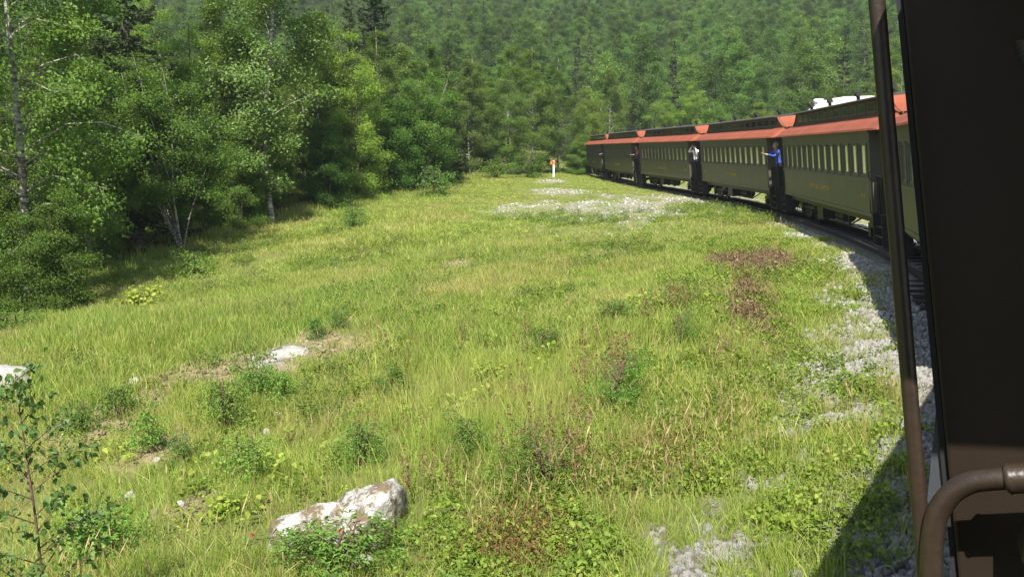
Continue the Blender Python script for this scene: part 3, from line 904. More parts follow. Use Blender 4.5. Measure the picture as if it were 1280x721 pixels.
SHAPES = {'ovate': lambda t: np.sin(np.pi * np.clip(0.08 + 0.90 * t, 0, 1)**0.75) * 0.9 + 0.1,
          'dome': lambda t: np.sqrt(np.clip(1 - t**2, 0.02, 1)),
          'tall': lambda t: 0.55 + 0.45 * np.sin(np.pi * t**0.8) - 0.45 * t**3}
def tree_mesh(seed, H, Rad, base, nleaf, leaf, shape='ovate', nlimb=46, up=0.55, droop=0.0, trunks=1, tr=0.13, spread=0.3, lmat='leaf_birch', bark='bark_pale', asp=0.62, hexa=False, csig=0.25):
    """returns (trunk mesh, crown mesh)"""
    rng = np.random.default_rng(seed)
    W = MB(); CC = []; CR = []
    prof = SHAPES[shape]
    for k in range(trunks):
        a0 = rng.random() * 6.28
        lean = 0.0 if trunks == 1 else spread
        Hk = H * (1 if k == 0 else rng.uniform(0.65, 0.95))
        px, py = math.cos(a0) * lean * Hk * 0.5, math.sin(a0) * lean * Hk * 0.5
        wob = rng.normal(size=(2, 3)) * 0.012 * H
        def trunk(t):
            q = t**0.8
            return np.array([px * q + wob[0, 0]*math.sin(t*3) + wob[0, 1]*math.sin(t*7), py * q + wob[1, 0]*math.sin(t*3.4) + wob[1, 1]*math.sin(t*6), Hk * t])
        pts = [trunk(t) for t in np.linspace(0, 0.98, 12)]; pts[0][2] = -0.3
        r0 = tr * (1 if k == 0 else 0.75)
        W.tube([Vector(p) for p in pts], [r0 * (1.25 if i == 0 else (1 - i/12.2)) + 0.008 for i in range(12)], 7)
        nl = max(6, int(nlimb / trunks))
        for i in range(nl):
            f = (i + rng.random()) / nl
            t = base + (0.97 - base) * f
            if rng.random() < 0.10: continue
            rad = Rad * float(prof(np.array(f))) * rng.uniform(0.55, 1.12)
            if trunks > 1: rad *= 0.75
            az = i * 2.4 + rng.normal() * 0.5
            p0 = trunk(max(0.02, t - 0.10 * (1 - f) - 0.03))
            d = np.array([math.cos(az), math.sin(az), 0])
            p3 = p0 + d * rad + np.array([0, 0, up * rad * (0.5 + 0.7 * f) - droop * rad])
            p1 = p0 + (p3 - p0) * 0.35 + np.array([0, 0, 0.10 * rad + droop * rad * 0.4]); p2 = p0 + (p3 - p0) * 0.7 + np.array([0, 0, 0.09 * rad + droop * rad * 0.3]) + rng.normal(size=3) * 0.06 * rad
            rl = max(0.008, r0 * 0.32 * (1 - 0.7 * f))
            W.tube([Vector(p) for p in (p0, p1, p2, p3)], [rl, rl*0.75, rl*0.5, 0.004], 5, caps=False)
            nt_ = int(4 + rad * 2.6)
            for j in range(nt_):
                u = rng.uniform(0.28, 1.0)
                q = p0 + (p3 - p0) * u + np.array([0, 0, 0.09 * rad * math.sin(u * 3.1)])
                dd = d * 0.6 + rng.normal(size=3) * 0.75; dd[2] = dd[2] * 0.6 + 0.15 - droop * 1.3
                dd /= np.linalg.norm(dd)
                l2 = (0.30 * rad * (1.15 - u) + 0.28) * rng.uniform(0.7, 1.3)
                e = q + dd * l2
                if j % 2 == 0: W.tube([Vector(q), Vector((q + e) / 2), Vector(e)], [rl*0.3 + 0.002, rl*0.22 + 0.002, 0.002], 3, caps=False)
                for s in (0.45, 0.8, 1.08):
                    CC.append(q + dd * l2 * s); CR.append(csig * (0.75 + 0.25 * rad / Rad))
    CC = np.array(CC); CR = np.array(CR)
    w = rng.gamma(1.3, 1.0, len(CC)); cnt = rng.poisson(nleaf * w / w.sum())
    idx = np.repeat(np.arange(len(CC)), cnt)
    P = CC[idx] + rng.normal(size=(len(idx), 3)) * CR[idx][:, None] * np.array([1, 1, 0.62])
    if droop: P[:, 2] -= np.abs(rng.normal(size=len(idx))) * droop * 0.5
    out = P.copy(); out[:, 2] -= H * 0.45; out /= np.linalg.norm(out, axis=1)[:, None] + 1e-6
    cl = rng.random(len(CC))
    V, F, r = leaves(P, leaf, asp, 0.5 * rng.random(len(idx)) + 0.5 * cl[idx], rng, 0.55, out * 0.9, hexa)
    return W.mesh('trunk', M[bark]), np_mesh('crown', V, F, [M[lmat]], fattr={'rnd': r})

def spruce_mesh(seed, H, Rad, ns=70, wh=0.36, needle=0.26, bare=0.06):
    rng = np.random.default_rng(seed)
    W = MB(); P = []; D = []; RN = []
    W.tube([(0, 0, -0.3), (0.02, 0, H * 0.3), (0, 0.03, H * 0.7), (0, 0, H)], [H*0.016, H*0.012, H*0.006, 0.01], 7)
    z = H * bare
    while z < H * 0.99:
        t = z / H
        nb = 6 if t < 0.85 else 4
        for i in range(nb):
            if rng.random() < 0.14: continue
            L = (Rad * (1 - t)**0.85 + 0.12) * rng.uniform(0.6, 1.15)
            az = rng.random() * 6.28; d = np.array([math.cos(az), math.sin(az), 0])
            dr = -0.30 + 0.55 * t + rng.normal() * 0.10
            zz = z + rng.normal() * 0.08
            f = lambda u: np.array([0, 0, zz]) + d * L * u + np.array([0, 0, L * (dr * u + 0.18 * u**3)])
            W.tube([Vector(f(u)) for u in (0, 0.5, 0.95)], [0.022, 0.014, 0.004], 4, caps=False)
            n = max(4, int(ns * L / Rad))
            u = rng.random(n)**0.75
            base = np.array([0, 0, zz])[None] + d[None] * (L * u)[:, None]
            base[:, 2] += L * (dr * u + 0.18 * u**3)
            side = np.array([-d[1], d[0], 0])
            wd = rng.normal(size=n) * 0.22 * L * (1.1 - u)
            base += side[None] * wd[:, None]; base[:, 2] -= np.abs(rng.normal(size=n)) * 0.07 + np.abs(wd) * 0.25
            P.append(base); D.append(np.tile(d * 1.0, (n, 1)) + side[None] * np.sign(wd)[:, None] * 0.8 + np.array([0, 0, -0.35]))
            RN.append(np.full(n, rng.random()))
        z += wh * (0.75 + 0.5 * rng.random())
    P = np.concatenate(P); D = np.concatenate(D); D /= np.linalg.norm(D, axis=1)[:, None]; RN = np.concatenate(RN)
    V, F, r = leaves(P, needle, 0.34, 0.5 * rng.random(len(P)) + 0.5 * RN, rng, 0.8, None, False, D)
    return W.mesh('trunk', M['bark_brown']), np_mesh('crown', V, F, [M['needles']], fattr={'rnd': r})

def plant_tree(name, meshes, x, y, scale, label, group=None, rot=None, dz=0.0, sz=None, cat='tree'):
    root = empty(name, (x, y, gz(x, y) + dz), (0, 0, random.uniform(0, 6.28) if rot is None else rot))
    root.scale = (scale, scale, sz or scale)
    tag(root, label, cat, group)
    for nm, me in zip(('trunk', 'crown'), meshes):
        link(bpy.data.objects.new(nm, me), root)
    return root

TREES = {
 'birch_a': tree_mesh(1, 14, 2.9, 0.13, 52000, 0.105, 'ovate', 60, 0.5, 0.12),
 'birch_b': tree_mesh(2, 14, 3.0, 0.16, 46000, 0.11, 'tall', 56, 0.6, 0.05),
 'birch_c': tree_mesh(3, 14, 3.4, 0.12, 54000, 0.11, 'ovate', 58, 0.42, 0.22),
 'cotton_a': tree_mesh(4, 16, 3.1, 0.20, 30000, 0.145, 'tall', 46, 0.65, 0.0, lmat='leaf_cotton', hexa=True, csig=0.36),
 'cotton_b': tree_mesh(5, 15, 3.0, 0.14, 36000, 0.14, 'ovate', 52, 0.6, 0.0, lmat='leaf_cotton', hexa=True, csig=0.34),
 'willow_a': tree_mesh(6, 11, 3.2, 0.08, 52000, 0.10, 'ovate', 60, 0.6, 0.05, 3, 0.10, 0.20, 'leaf_willow', 'bark_brown', 0.45),
 'willow_b': tree_mesh(7, 10, 3.3, 0.06, 50000, 0.10, 'dome', 60, 0.5, 0.08, 4, 0.09, 0.28, 'leaf_willow', 'bark_brown', 0.45),
 'alder_a': tree_mesh(8, 8, 3.0, 0.36, 46000, 0.09, 'dome', 72, 0.5, 0.03, 8, 0.042, 0.55, 'leaf_alder', 'bark_pale', 0.7, csig=0.26),
 'alder_b': tree_mesh(9, 7, 2.8, 0.04, 44000, 0.10, 'dome', 64, 0.5, 0.05, 5, 0.06, 0.34, 'leaf_alder', 'bark_brown', 0.7, csig=0.28),
 'spruce_a': spruce_mesh(21, 18, 3.0, 170, needle=0.22),
 'spruce_b': spruce_mesh(22, 15, 2.6, 150, needle=0.22),
}
# name, pixel column, metres ahead, scale, mesh, label
FRONT = [
 ('birch_tree', 22, 29.0, 1.12, 'birch_c', 'dark hanging birch at the far left edge of the picture'),
 ('alder_bush', 44, 26.8, 0.56, 'alder_b', 'low dark alder under the hanging birch at the far left'),
 ('birch_tree', 104, 35, 0.60, 'birch_a', 'smaller dark birch between the hanging birch and the tall spruce'),
 ('spruce_tree', 166, 41, 1.08, 'spruce_a', 'tall dark spruce whose top leaves the picture at upper left'),
 ('spruce_tree', 118, 46, 0.95, 'spruce_b', 'thin spruce behind the hanging birch, left of the tall spruce'),
 ('alder_tree', 222, 39.0, 1.0, 'alder_a', 'many-stemmed alder with pale bare stems, brightest dome of the left woods'),
 ('willow_tree', 218, 47, 1.06, 'willow_a', 'yellow green willow rising behind the many-stemmed alder'),
 ('cottonwood_tree', 338, 45.5, 1.05, 'cotton_a', 'tall cottonwood with a pale straight trunk at the meadow edge'),
 ('birch_tree', 284, 49, 0.84, 'birch_a', 'leafy birch between the willow and the pale-trunked cottonwood'),
 ('alder_bush', 296, 44, 0.62, 'alder_b', 'low alder bush left of the pale cottonwood trunk'),
 ('birch_tree', 402, 54, 0.80, 'birch_b', 'slender birch directly right of the pale-trunked cottonwood'),
 ('willow_tree', 440, 55, 1.05, 'willow_b', 'wide brownish green willow in the middle of the left woods'),
 ('alder_bush', 408, 51.5, 0.72, 'alder_b', 'dark alder bush at the foot of the slender birch'),
 ('spruce_tree', 470, 66, 1.0, 'spruce_a', 'spruce with a rusty top standing above the brownish willow'),
 ('cottonwood_tree', 508, 64, 0.66, 'cotton_b', 'cottonwood near the right end of the left woods'),
 ('alder_bush', 478, 58, 0.9, 'alder_b', 'rounded alder right of the brownish willow'),
 ('alder_bush', 524, 62, 0.98, 'alder_a', 'last bright alder where the left woods end above the meadow'),
 ('alder_bush', 548, 64, 0.55, 'alder_b', 'small bright alder bush at the corner of the left woods'),
 ('birch_tree', 590, 88, 0.80, 'birch_c', 'shaded birch in the dark gap left of the white-trunked birch'),
 ('birch_tree', 637, 83, 0.84, 'birch_b', 'birch with a clear white trunk left of the marker post'),
 ('birch_tree', 664, 92, 0.90, 'birch_a', 'birch just right of the white-trunked birch'),
 ('birch_tree', 698, 95, 0.85, 'birch_c', 'rounded birch standing above the marker post'),
 ('willow_tree', 738, 100, 0.98, 'willow_b', 'pale willow bush beside the head of the train'),
 ('alder_bush', 722, 93, 0.62, 'alder_b', 'low green bush between the marker post and the farthest coach'),
 ('birch_tree', 762, 108, 0.90, 'birch_a', 'round-topped birch directly above the head of the train'),
 ('spruce_tree', 790, 106, 0.66, 'spruce_b', 'small dark spruce standing behind the farthest coaches'),
 ('willow_tree', 826, 110, 0.98, 'willow_b', 'pale willow right of the small dark spruce'),
 ('willow_tree', 868, 112, 0.95, 'willow_a', 'willow above the coach with the person in white at its end'),
 ('alder_tree', 905, 100, 0.95, 'alder_a', 'bright alder behind the middle coach'),
 ('willow_tree', 945, 96, 0.75, 'willow_b', 'low yellow green willow above the gap with the person in blue'),
 ('birch_tree', 925, 135, 0.95, 'birch_b', 'darker birch behind the bright alder and the middle coach'),
 ('alder_tree', 985, 88, 0.9, 'alder_b', 'bright alder left of the white motorhome'),
 ('alder_tree', 1030, 92, 1.05, 'alder_a', 'bright alder directly behind the white motorhome'),
 ('birch_tree', 1000, 130, 1.0, 'birch_a', 'dark birch high above the white motorhome'),
 ('willow_tree', 1085, 95, 0.95, 'willow_b', 'willow behind the near pole, right of the white motorhome'),
 ('birch_tree', 1120, 120, 1.0, 'birch_c', 'birch between the near pole and the brown wall'),
]
for nm, px, Y, sc, k, lab in FRONT:
    p = at(px, 200, Y)
    plant_tree(nm, TREES[k], p.x, p.y, sc, lab)

# bushes along the foot of the woods
SHRUB = {k: tree_mesh(30 + i, 1.0, 0.52, 0.02, n, lf, 'dome', 34, 0.7, 0.02, 5, 0.012, 0.5, lm, 'stem', ap, hexa=True, csig=0.085)
         for i, (k, n, lf, lm, ap) in enumerate([('s1', 1500, 0.060, 'leaf_shrub', 0.5), ('s2', 1100, 0.075, 'leaf_shrub', 0.62), ('s3', 1900, 0.05, 'leaf_alder', 0.6), ('lime', 420, 0.11, 'leaf_lime', 0.8), ('fw', 2200, 0.055, 'leaf_shrub', 0.28)])}
def shrub(px, py, wpx, hpx, k, label, name='shrub'):
    c = hit(px, py); dist = c.y
    w = wpx / FPX * dist / 1.05; h = hpx / FPX * dist / 1.02
    root = empty(name, (c.x, c.y, c.z - 0.02), (0, 0, random.uniform(0, 6.28)))
    root.scale = (w, w, h)
    tag(root, label, 'shrub')
    link(bpy.data.objects.new('stems', SHRUB[k][0]), root); link(bpy.data.objects.new('foliage', SHRUB[k][1]), root)
    return root
SHRUBS = [
 (150, 521, 38, 40, 's2', 'small shrub with broad leaves on the tan rubble, below the twin white stones'),
 (98, 541, 42, 42, 's1', 'round green shrub right of the sapling top'),
 (190, 565, 40, 52, 's2', 'upright shrub on the rubble below the broad-leaved small shrub'),
 (280, 535, 66, 62, 's1', 'wide bushy shrub in the middle of the left meadow'),
 (308, 600, 66, 60, 's1', 'loose shrub below the wide bushy one, above the boulder'),
 (320, 497, 44, 50, 's1', 'shrub left below the white gravel spot'),
 (352, 507, 30, 42, 's2', 'thin shrub directly below the white gravel spot'),
 (395, 424, 22, 28, 's2', 'tiny upright shrub right of the white gravel spot'),
 (423, 411, 24, 28, 's1', 'tiny round shrub farther up, right of the white gravel spot'),
 (582, 575, 54, 56, 's1', 'dark bushy shrub right above the boulder'),
 (452, 580, 62, 56, 's1', 'pale loose shrub just behind the boulder peak'),
 (672, 445, 46, 34, 's3', 'low dark shrub in the middle of the meadow'),
 (487, 490, 38, 36, 's3', 'low grey green shrub left of the lime leaf clump'),
 (232, 585, 44, 38, 's3', 'low shrub between the upright shrub and the loose shrub'),
 (762, 520, 84, 78, 'fw', 'tall dark fireweed clump with red spikes, right of the meadow centre'),
 (850, 436, 40, 48, 'fw', 'small fireweed clump left of the dead brush'),
 (690, 612, 110, 70, 'fw', 'broad fireweed clump right of the boulder'),
 (180, 392, 48, 34, 'lime', 'bright yellow green leafy plant at the edge of the left woods'),
 (616, 478, 44, 26, 'lime', 'lime green leaf clump in the middle of the meadow'),
 (726, 436, 26, 16, 'lime', 'small lime leaf clump right of the low dark shrub'),
 (285, 640, 46, 24, 'lime', 'lime green leaf clump left above the boulder'),
 (242, 346, 46, 30, 's1', 'bush at the foot of the many-stemmed alder'),
 (770, 404, 44, 30, 's1', 'leafy plant above the red-spiked fireweed'),
 (692, 690, 42, 30, 'lime', 'lime fern on the rusty patch by the bottom edge'),
 (658, 222, 40, 30, 's3', 'grey green bush between the white-trunked birch and the marker post'),
 (618, 224, 40, 22, 's1', 'bright bush left of the white birch trunk'),
 (130, 700, 90, 70, 's2', 'leafy shrub at the foot of the sapling by the bottom edge'),
 (20, 420, 80, 30, 's3', 'weedy bush at the far left under the woods'),
 (440, 288, 34, 30, 's1', 'bush in the tall grass below the brownish willow'),
 (545, 246, 44, 34, 's1', 'bush at the tip of the left woods'),
]
for s in SHRUBS: shrub(s[0], s[1], s[2] * 1.15, s[3] * 1.15, *s[4:])

# fill: trees behind the front rows
rng = np.random.default_rng(5)
taken = []
def free(x, y, dmin):
    for a, b in taken:
        if (a - x)**2 + (b - y)**2 < dmin * dmin: return False
    taken.append((x, y)); return True
n = 0
for _ in range(4000):
    x = rng.uniform(-62, -2); y = rng.uniform(22, 100)
    e = np.interp(x, EX, EY)
    if y < e + 4 or y > e + 42 or abs(math.atan2(x, y)) > 0.75 or not free(x, y, 3.6): continue
    k = rng.choice(['birch_a', 'birch_b', 'birch_c', 'cotton_b', 'willow_a', 'spruce_a', 'birch_a', 'alder_b', 'birch_c'])
    kind = {'b': 'birch', 'c': 'cottonwood', 'w': 'willow', 's': 'spruce', 'a': 'alder'}[k[0]]
    plant_tree(kind + '_tree', TREES[k], x, y, rng.uniform(0.58, 0.78) if x > -22 else rng.uniform(0.66, 0.88), kind + ' in the thick of the woods behind the front row at left', kind + ' trees deep in the left woods')
    n += 1
    if n > 105: break

# hillside: lighter meshes, single objects of trunk and crown
def join_meshes(name, ms):
    Vs, Fs, Ri, Mi = [], [], [], []
    V0 = 0; mats = []
    me = bpy.data.meshes.new(name); verts = []; faces = []; mi = []; rn = []
    for k, m in enumerate(ms):
        b = len(verts)
        verts += [tuple(v.co) for v in m.vertices]
        att = m.attributes.get('rnd')
        for i, p in enumerate(m.polygons):
            faces.append([b + v for v in p.vertices]); mi.append(k); rn.append(att.data[i].value if att else 0.5)
        mats.append(m.materials[0])
    me.from_pydata(verts, [], faces)
    for m in mats: me.materials.append(m)
    me.polygons.foreach_set('material_index', mi)
    a = me.attributes.new('rnd', 'FLOAT', 'FACE'); a.data.foreach_set('value', rn)
    me.update()
    return me
M['leaf_far'] = leaf_mat('hillside_leaves', [(0.072, 0.139, 0.029), (0.123, 0.22, 0.048), (0.207, 0.301, 0.073)], tint=0.42)
M['leaf_far_i'] = leaf_mat('far_forest_leaves', [(0.072, 0.139, 0.029), (0.123, 0.22, 0.048), (0.207, 0.301, 0.073)], tint=0.42, inst=True)
def far_set(lm):
    out = [join_meshes('far_tree', tree_mesh(60 + i, H, Rd, 0.05, 14000, 0.20, sh, 50, 0.55, 0.08, lmat=lm, csig=0.40, bark='bark_brown', tr=0.09)) for i, (H, Rd, sh) in enumerate([(12, 3.4, 'ovate'), (13, 3.3, 'tall'), (10.5, 3.8, 'dome'), (13.5, 3.2, 'ovate')])]
    out.append(join_meshes('far_spruce', spruce_mesh(70, 15, 2.3, 30, 0.55, 0.42)))
    return out
FAR = far_set('leaf_far'); FARI = far_set('leaf_far_i')

def hill_points(n, r0, r1, a0, a1, dmin):
    pts = []
    grid = {}
    for _ in range(n * 12):
        a = rng.uniform(a0, a1); r = math.sqrt(rng.uniform(r0*r0, r1*r1))
        x, y = r * math.sin(a), r * math.cos(a)
        c = (int(x // dmin), int(y // dmin))
        if any((x-q[0])**2 + (y-q[1])**2 < dmin*dmin for i in (-1,0,1) for j in (-1,0,1) for q in grid.get((c[0]+i, c[1]+j), ())): continue
        grid.setdefault(c, []).append((x, y)); pts.append((x, y))
        if len(pts) >= n: break
    return np.array(pts)
hp = hill_points(150, 122, 215, -0.12, 0.52, 5.5)
order = np.argsort(np.hypot(hp[:, 0], hp[:, 1]))
hz = ground(hp[:, 0], hp[:, 1])
for i in range(len(hp)):
    sp = rng.random() < 0.10
    nm = 'spruce_tree' if sp else 'broadleaf_tree'
    o = bpy.data.objects.new(nm, FAR[4] if sp else FAR[int(rng.integers(4))])
    o.location = (hp[i, 0], hp[i, 1], hz[i]); o.rotation_euler.z = rng.random() * 6.28
    s = rng.uniform(0.75, 1.15) * (0.85 if sp else 1); o.scale = (s, s, s * rng.uniform(0.9, 1.1))
    link(o)
    if sp: tag(o, 'dark spruce on the lower hillside behind the train', 'tree', 'spruces on the lower hillside')
    else: tag(o, 'leafy green tree on the lower hillside behind the train', 'tree', 'leafy trees on the lower hillside')

# ------------------------------------------------------------------ scattering of uncountable things
def scatter(name, P, rot, scl, tint, protos, label, cat):
    """one object: points carrying small meshes"""
    me = bpy.data.meshes.new(name)
    P = np.asarray(P, dtype=np.float32); n = len(P)
    me.vertices.add(n); me.vertices.foreach_set('co', P.ravel())
    a = me.attributes.new('rot', 'FLOAT_VECTOR', 'POINT'); a.data.foreach_set('vector', np.asarray(rot, dtype=np.float32).ravel())
    a = me.attributes.new('scl', 'FLOAT_VECTOR', 'POINT'); a.data.foreach_set('vector', np.asarray(scl, dtype=np.float32).ravel())
    a = me.attributes.new('tint', 'FLOAT', 'POINT'); a.data.foreach_set('value', np.asarray(tint, dtype=np.float32))
    a = me.attributes.new('pick', 'INT', 'POINT'); a.data.foreach_set('value', np.random.default_rng(n).integers(0, len(protos), n).astype(np.int32))
    o = link(bpy.data.objects.new(name, me))
    col = bpy.data.collections.new(name + '_pieces')
    for i, pm in enumerate(protos):
        col.objects.link(bpy.data.objects.new('%s_piece_%02d' % (name, i), pm))
    g = bpy.data.node_groups.new(name + '_scatter', 'GeometryNodeTree')
    g.interface.new_socket('Geometry', in_out='INPUT', socket_type='NodeSocketGeometry')
    g.interface.new_socket('Geometry', in_out='OUTPUT', socket_type='NodeSocketGeometry')
    gi = g.nodes.new('NodeGroupInput'); go = g.nodes.new('NodeGroupOutput')
    ci = g.nodes.new('GeometryNodeCollectionInfo'); ci.inputs['Collection'].default_value = col
    ci.inputs['Separate Children'].default_value = True; ci.inputs['Reset Children'].default_value = True
    ip = g.nodes.new('GeometryNodeInstanceOnPoints'); ip.inputs['Pick Instance'].default_value = True
    def na(nm, dt):
        x = g.nodes.new('GeometryNodeInputNamedAttribute'); x.data_type = dt; x.inputs['Name'].default_value = nm; return x.outputs['Attribute']
    g.links.new(gi.outputs[0], ip.inputs['Points']); g.links.new(ci.outputs[0], ip.inputs['Instance'])
    g.links.new(na('pick', 'INT'), ip.inputs['Instance Index']); g.links.new(na('rot', 'FLOAT_VECTOR'), ip.inputs['Rotation']); g.links.new(na('scl', 'FLOAT_VECTOR'), ip.inputs['Scale'])
    g.links.new(ip.outputs[0], go.inputs[0])
    md = o.modifiers.new('scatter', 'NODES'); md.node_group = g
    tag(o, label, cat, kind='stuff')
    return o

fp = hill_points(3000, 205, 560, -0.62, 0.66, 5.2)
fz = ground(fp[:, 0], fp[:, 1]); k = len(fp)
s = rng.uniform(0.7, 1.1, k)
scatter('far_forest', np.stack([fp[:, 0], fp[:, 1], fz], 1), np.stack([np.zeros(k), np.zeros(k), rng.random(k) * 6.28], 1), np.stack([s, s, s * rng.uniform(0.9, 1.15, k)], 1), rng.random(k),
        FARI[:4] * 4 + FARI[4:], 'green forest covering the hillside behind the train', 'forest')
# more woods at the far left behind the individual trees
lp = hill_points(420, 70, 210, -0.85, -0.10, 4.6)
e = np.interp(lp[:, 0], EX, EY); lp = lp[(lp[:, 1] > e + 40)]
k = len(lp); s = rng.uniform(0.75, 1.1, k)
scatter('woodland', np.stack([lp[:, 0], lp[:, 1], ground(lp[:, 0], lp[:, 1])], 1), np.stack([np.zeros(k), np.zeros(k), rng.random(k) * 6.28], 1), np.stack([s, s, s], 1), rng.random(k),
        FARI, 'woods between the left trees and the hillside', 'forest')

# ------------------------------------------------------------------ grass and small plants
def blades(seed, n, spread, h, w, lean=0.35, mat='grass', seed_head=False):
    r = np.random.default_rng(seed)
    a = r.random(n) * 6.28; q = np.sqrt(r.random(n)) * spread
    B = np.stack([np.cos(a) * q, np.sin(a) * q, np.full(n, -0.02)], 1)
    hh = h * r.uniform(0.45, 1.1, n)
    la = r.random(n) * 6.28; ll = np.abs(r.normal(size=n)) * lean * hh + 0.03 * hh
    ld = np.stack([np.cos(la), np.sin(la), np.zeros(n)], 1)
    fa = r.random(n) * 6.28; sd = np.stack([np.cos(fa), np.sin(fa), np.zeros(n)], 1)
    ww = w * r.uniform(0.6, 1.3, n)
    prof = [(0, 1.0), (0.45, 0.85), (0.8, 0.5), (1.0, 0.08)] if not seed_head else [(0, 0.5), (0.7, 0.4), (0.78, 1.9), (1.0, 0.5)]
    V = np.empty((n, 8, 3))
    for i, (t, k) in enumerate(prof):
        c = B + ld * (ll * t**2)[:, None]; c[:, 2] += hh * (t - 0.18 * t * t * np.minimum(1, ll / hh))
        V[:, 2*i] = c - sd * (ww * k / 2)[:, None]; V[:, 2*i+1] = c + sd * (ww * k / 2)[:, None]
    base = np.arange(n)[:, None] * 8
    F = np.concatenate([base + np.array([[0, 1, 3, 2]]), base + np.array([[2, 3, 5, 4]]), base + np.array([[4, 5, 7, 6]])], 0)
    rn = r.random(n); rn = np.concatenate([rn, rn, np.minimum(1, rn + 0.12)])
    return np_mesh('tuft', V.reshape(-1, 3), F, [M[mat]], fattr={'rnd': rn})
def leafy(seed, n, rad, h, leaf, asp, mat, hexa=True, up=1.2):
    r = np.random.default_rng(seed)
    P = np.stack([r.normal(size=n) * rad, r.normal(size=n) * rad, r.uniform(0.02, 1, n)**0.8 * h], 1)
    P[:, 2] *= np.exp(-(P[:, 0]**2 + P[:, 1]**2) / (4 * rad * rad))
    V, F, rn = leaves(P, leaf, asp, None, r, up, None, hexa)
    return np_mesh('leafy', V, F, [M[mat]], fattr={'rnd': rn})
def spikes(seed, n, spread, h, mat):
    r = np.random.default_rng(seed); P = []
    for i in range(n):
        a = r.random() * 6.28; q = spread * math.sqrt(r.random()); hh = h * r.uniform(0.6, 1.1); lx, ly = r.normal(size=2) * 0.06
        for j in range(22):
            t = r.uniform(0.35, 1)
            P.append((math.cos(a)*q + lx*t + r.normal()*0.016*(1.3-t), math.sin(a)*q + ly*t + r.normal()*0.016*(1.3-t), hh * t))
    V, F, rn = leaves(np.array(P), 0.035, 0.5, None, r, 0.2)
    return np_mesh('spike', V, F, [M[mat]], fattr={'rnd': rn})
def stone(seed, mat, rough=0.25):
    import bmesh
    r = np.random.default_rng(seed)
    bm = bmesh.new(); bmesh.ops.create_icosphere(bm, subdivisions=2, radius=1.0)
    cuts = [(Vector(r.normal(size=3)).normalized(), r.uniform(0.55, 0.85)) for _ in range(9)]
    sc = Vector((r.uniform(0.8, 1.3), r.uniform(0.7, 1.0), r.uniform(0.5, 0.8)))
    for v in bm.verts:
        for nrm, d in cuts:
            k = v.co.dot(nrm)
            if k > d: v.co -= nrm * (k - d)
        v.co = Vector((v.co.x * sc.x, v.co.y * sc.y, v.co.z * sc.z))
    me = bpy.data.meshes.new('stone'); bm.to_mesh(me); bm.free(); me.materials.append(M[mat])
    return me

def field(n, r0, r1, a0=-0.62, a1=0.56):
    a = rng.uniform(a0, a1, n); r = np.sqrt(rng.uniform(r0*r0, r1*r1, n))
    return r * np.sin(a), r * np.cos(a)
def area(r0, r1, a0=-0.62, a1=0.56): return (a1 - a0) / 2 * (r1*r1 - r0*r0)
def lay(x, y, smin, smax, tilt=0.12, zs=None):
    n = len(x); z = ground(x, y)
    s = rng.uniform(smin, smax, n)
    rot = np.stack([rng.normal(size=n) * tilt, rng.normal(size=n) * tilt, rng.random(n) * 6.28], 1)
    return np.stack([x, y, z], 1), rot, np.stack([s, s, s * (1 if zs is None else zs)], 1)

def meadow_keep(x, y):
    d, w, tan, dead = masks(x, y)
    wd = wood_mask(x, y)
    keep = (1 - np.interp(y, [30, 40], [0.90, 0.72]) * smooth01(0.30, 0.8, w)) * (1 - 0.86 * tan) * (1 - 0.62 * dead) * (1 - wd * 0.9) * (np.abs(d) > np.interp(y, [13, 22], [1.75, 0.95]))
    keep = np.where(d < 0, keep * 0.5, keep)
    return keep, d, w, tan, dead, wd

TUFT_N = [blades(100 + i, 16, 0.10, h, 0.0052) for i, h in enumerate((0.26, 0.32, 0.40, 0.22))]
TUFT_M = [blades(110 + i, 26, 0.22, h, 0.011) for i, h in enumerate((0.26, 0.33, 0.40))]
TUFT_F = [blades(120 + i, 44, 0.45, h, 0.020) for i, h in enumerate((0.22, 0.30, 0.36))]
for nm, protos, r0, r1, dens in (('near_grass', TUFT_N, 5.0, 15.0, 125), ('meadow_grass', TUFT_M, 15.0, 32.0, 52), ('far_grass', TUFT_F, 32.0, 95.0, 13)):
    x, y = field(int(area(r0, r1) * dens), r0, r1)
    keep, d, w, tan, dead, wd = meadow_keep(x, y)
    clump = 0.35 + 0.9 * smooth01(0.32, 0.62, fbm(x * 0.7 + 5, y * 0.7, 4))
    sel = rng.random(len(x)) < keep * clump
    x, y, d = x[sel], y[sel], d[sel]
    P, ro, sc = lay(x, y, 0.75, 1.25)
    hm = (0.62 + 0.75 * smooth01(0.3, 0.7, fbm(x * 0.16 + 3, y * 0.16, 3))) * np.interp(y, [0, 12, 30, 50, 95], [1, 0.9, 0.72, 0.55, 0.4])
    hm = hm * (1 - 0.5 * smooth01(11, 7, d) * smooth01(14, 20, y)) * (1 - 0.55 * np.maximum(patch_mask([(a, b - 1.0, c * 1.5, e * 1.3 + 1.2) for a, b, c, e in TAN_P + WHITE_P], x, y) * smooth01(13, 18, y), patch_mask([(a, b - 1.0, c * 1.5, e * 1.3 + 1.2) for a, b, c, e in DEAD_P], x, y)))
    e = y - np.interp(x, EX, EY); hm = hm + 0.9 * smooth01(-5, -1, e) * (x < -2)
    sc[:, 2] *= hm
    tint = np.clip(0.5 + (fbm(x * 0.22 + 40, y * 0.22, 3) - 0.5) * 1.5 + rng.normal(size=len(x)) * 0.12, 0, 1)
    scatter(nm, P, ro, sc, tint, protos, {'near_grass': 'long fine grass on the slope close to the train', 'meadow_grass': 'yellow green meadow grass in the middle of the slope', 'far_grass': 'short grass on the far crest below the woods'}[nm], 'grass')

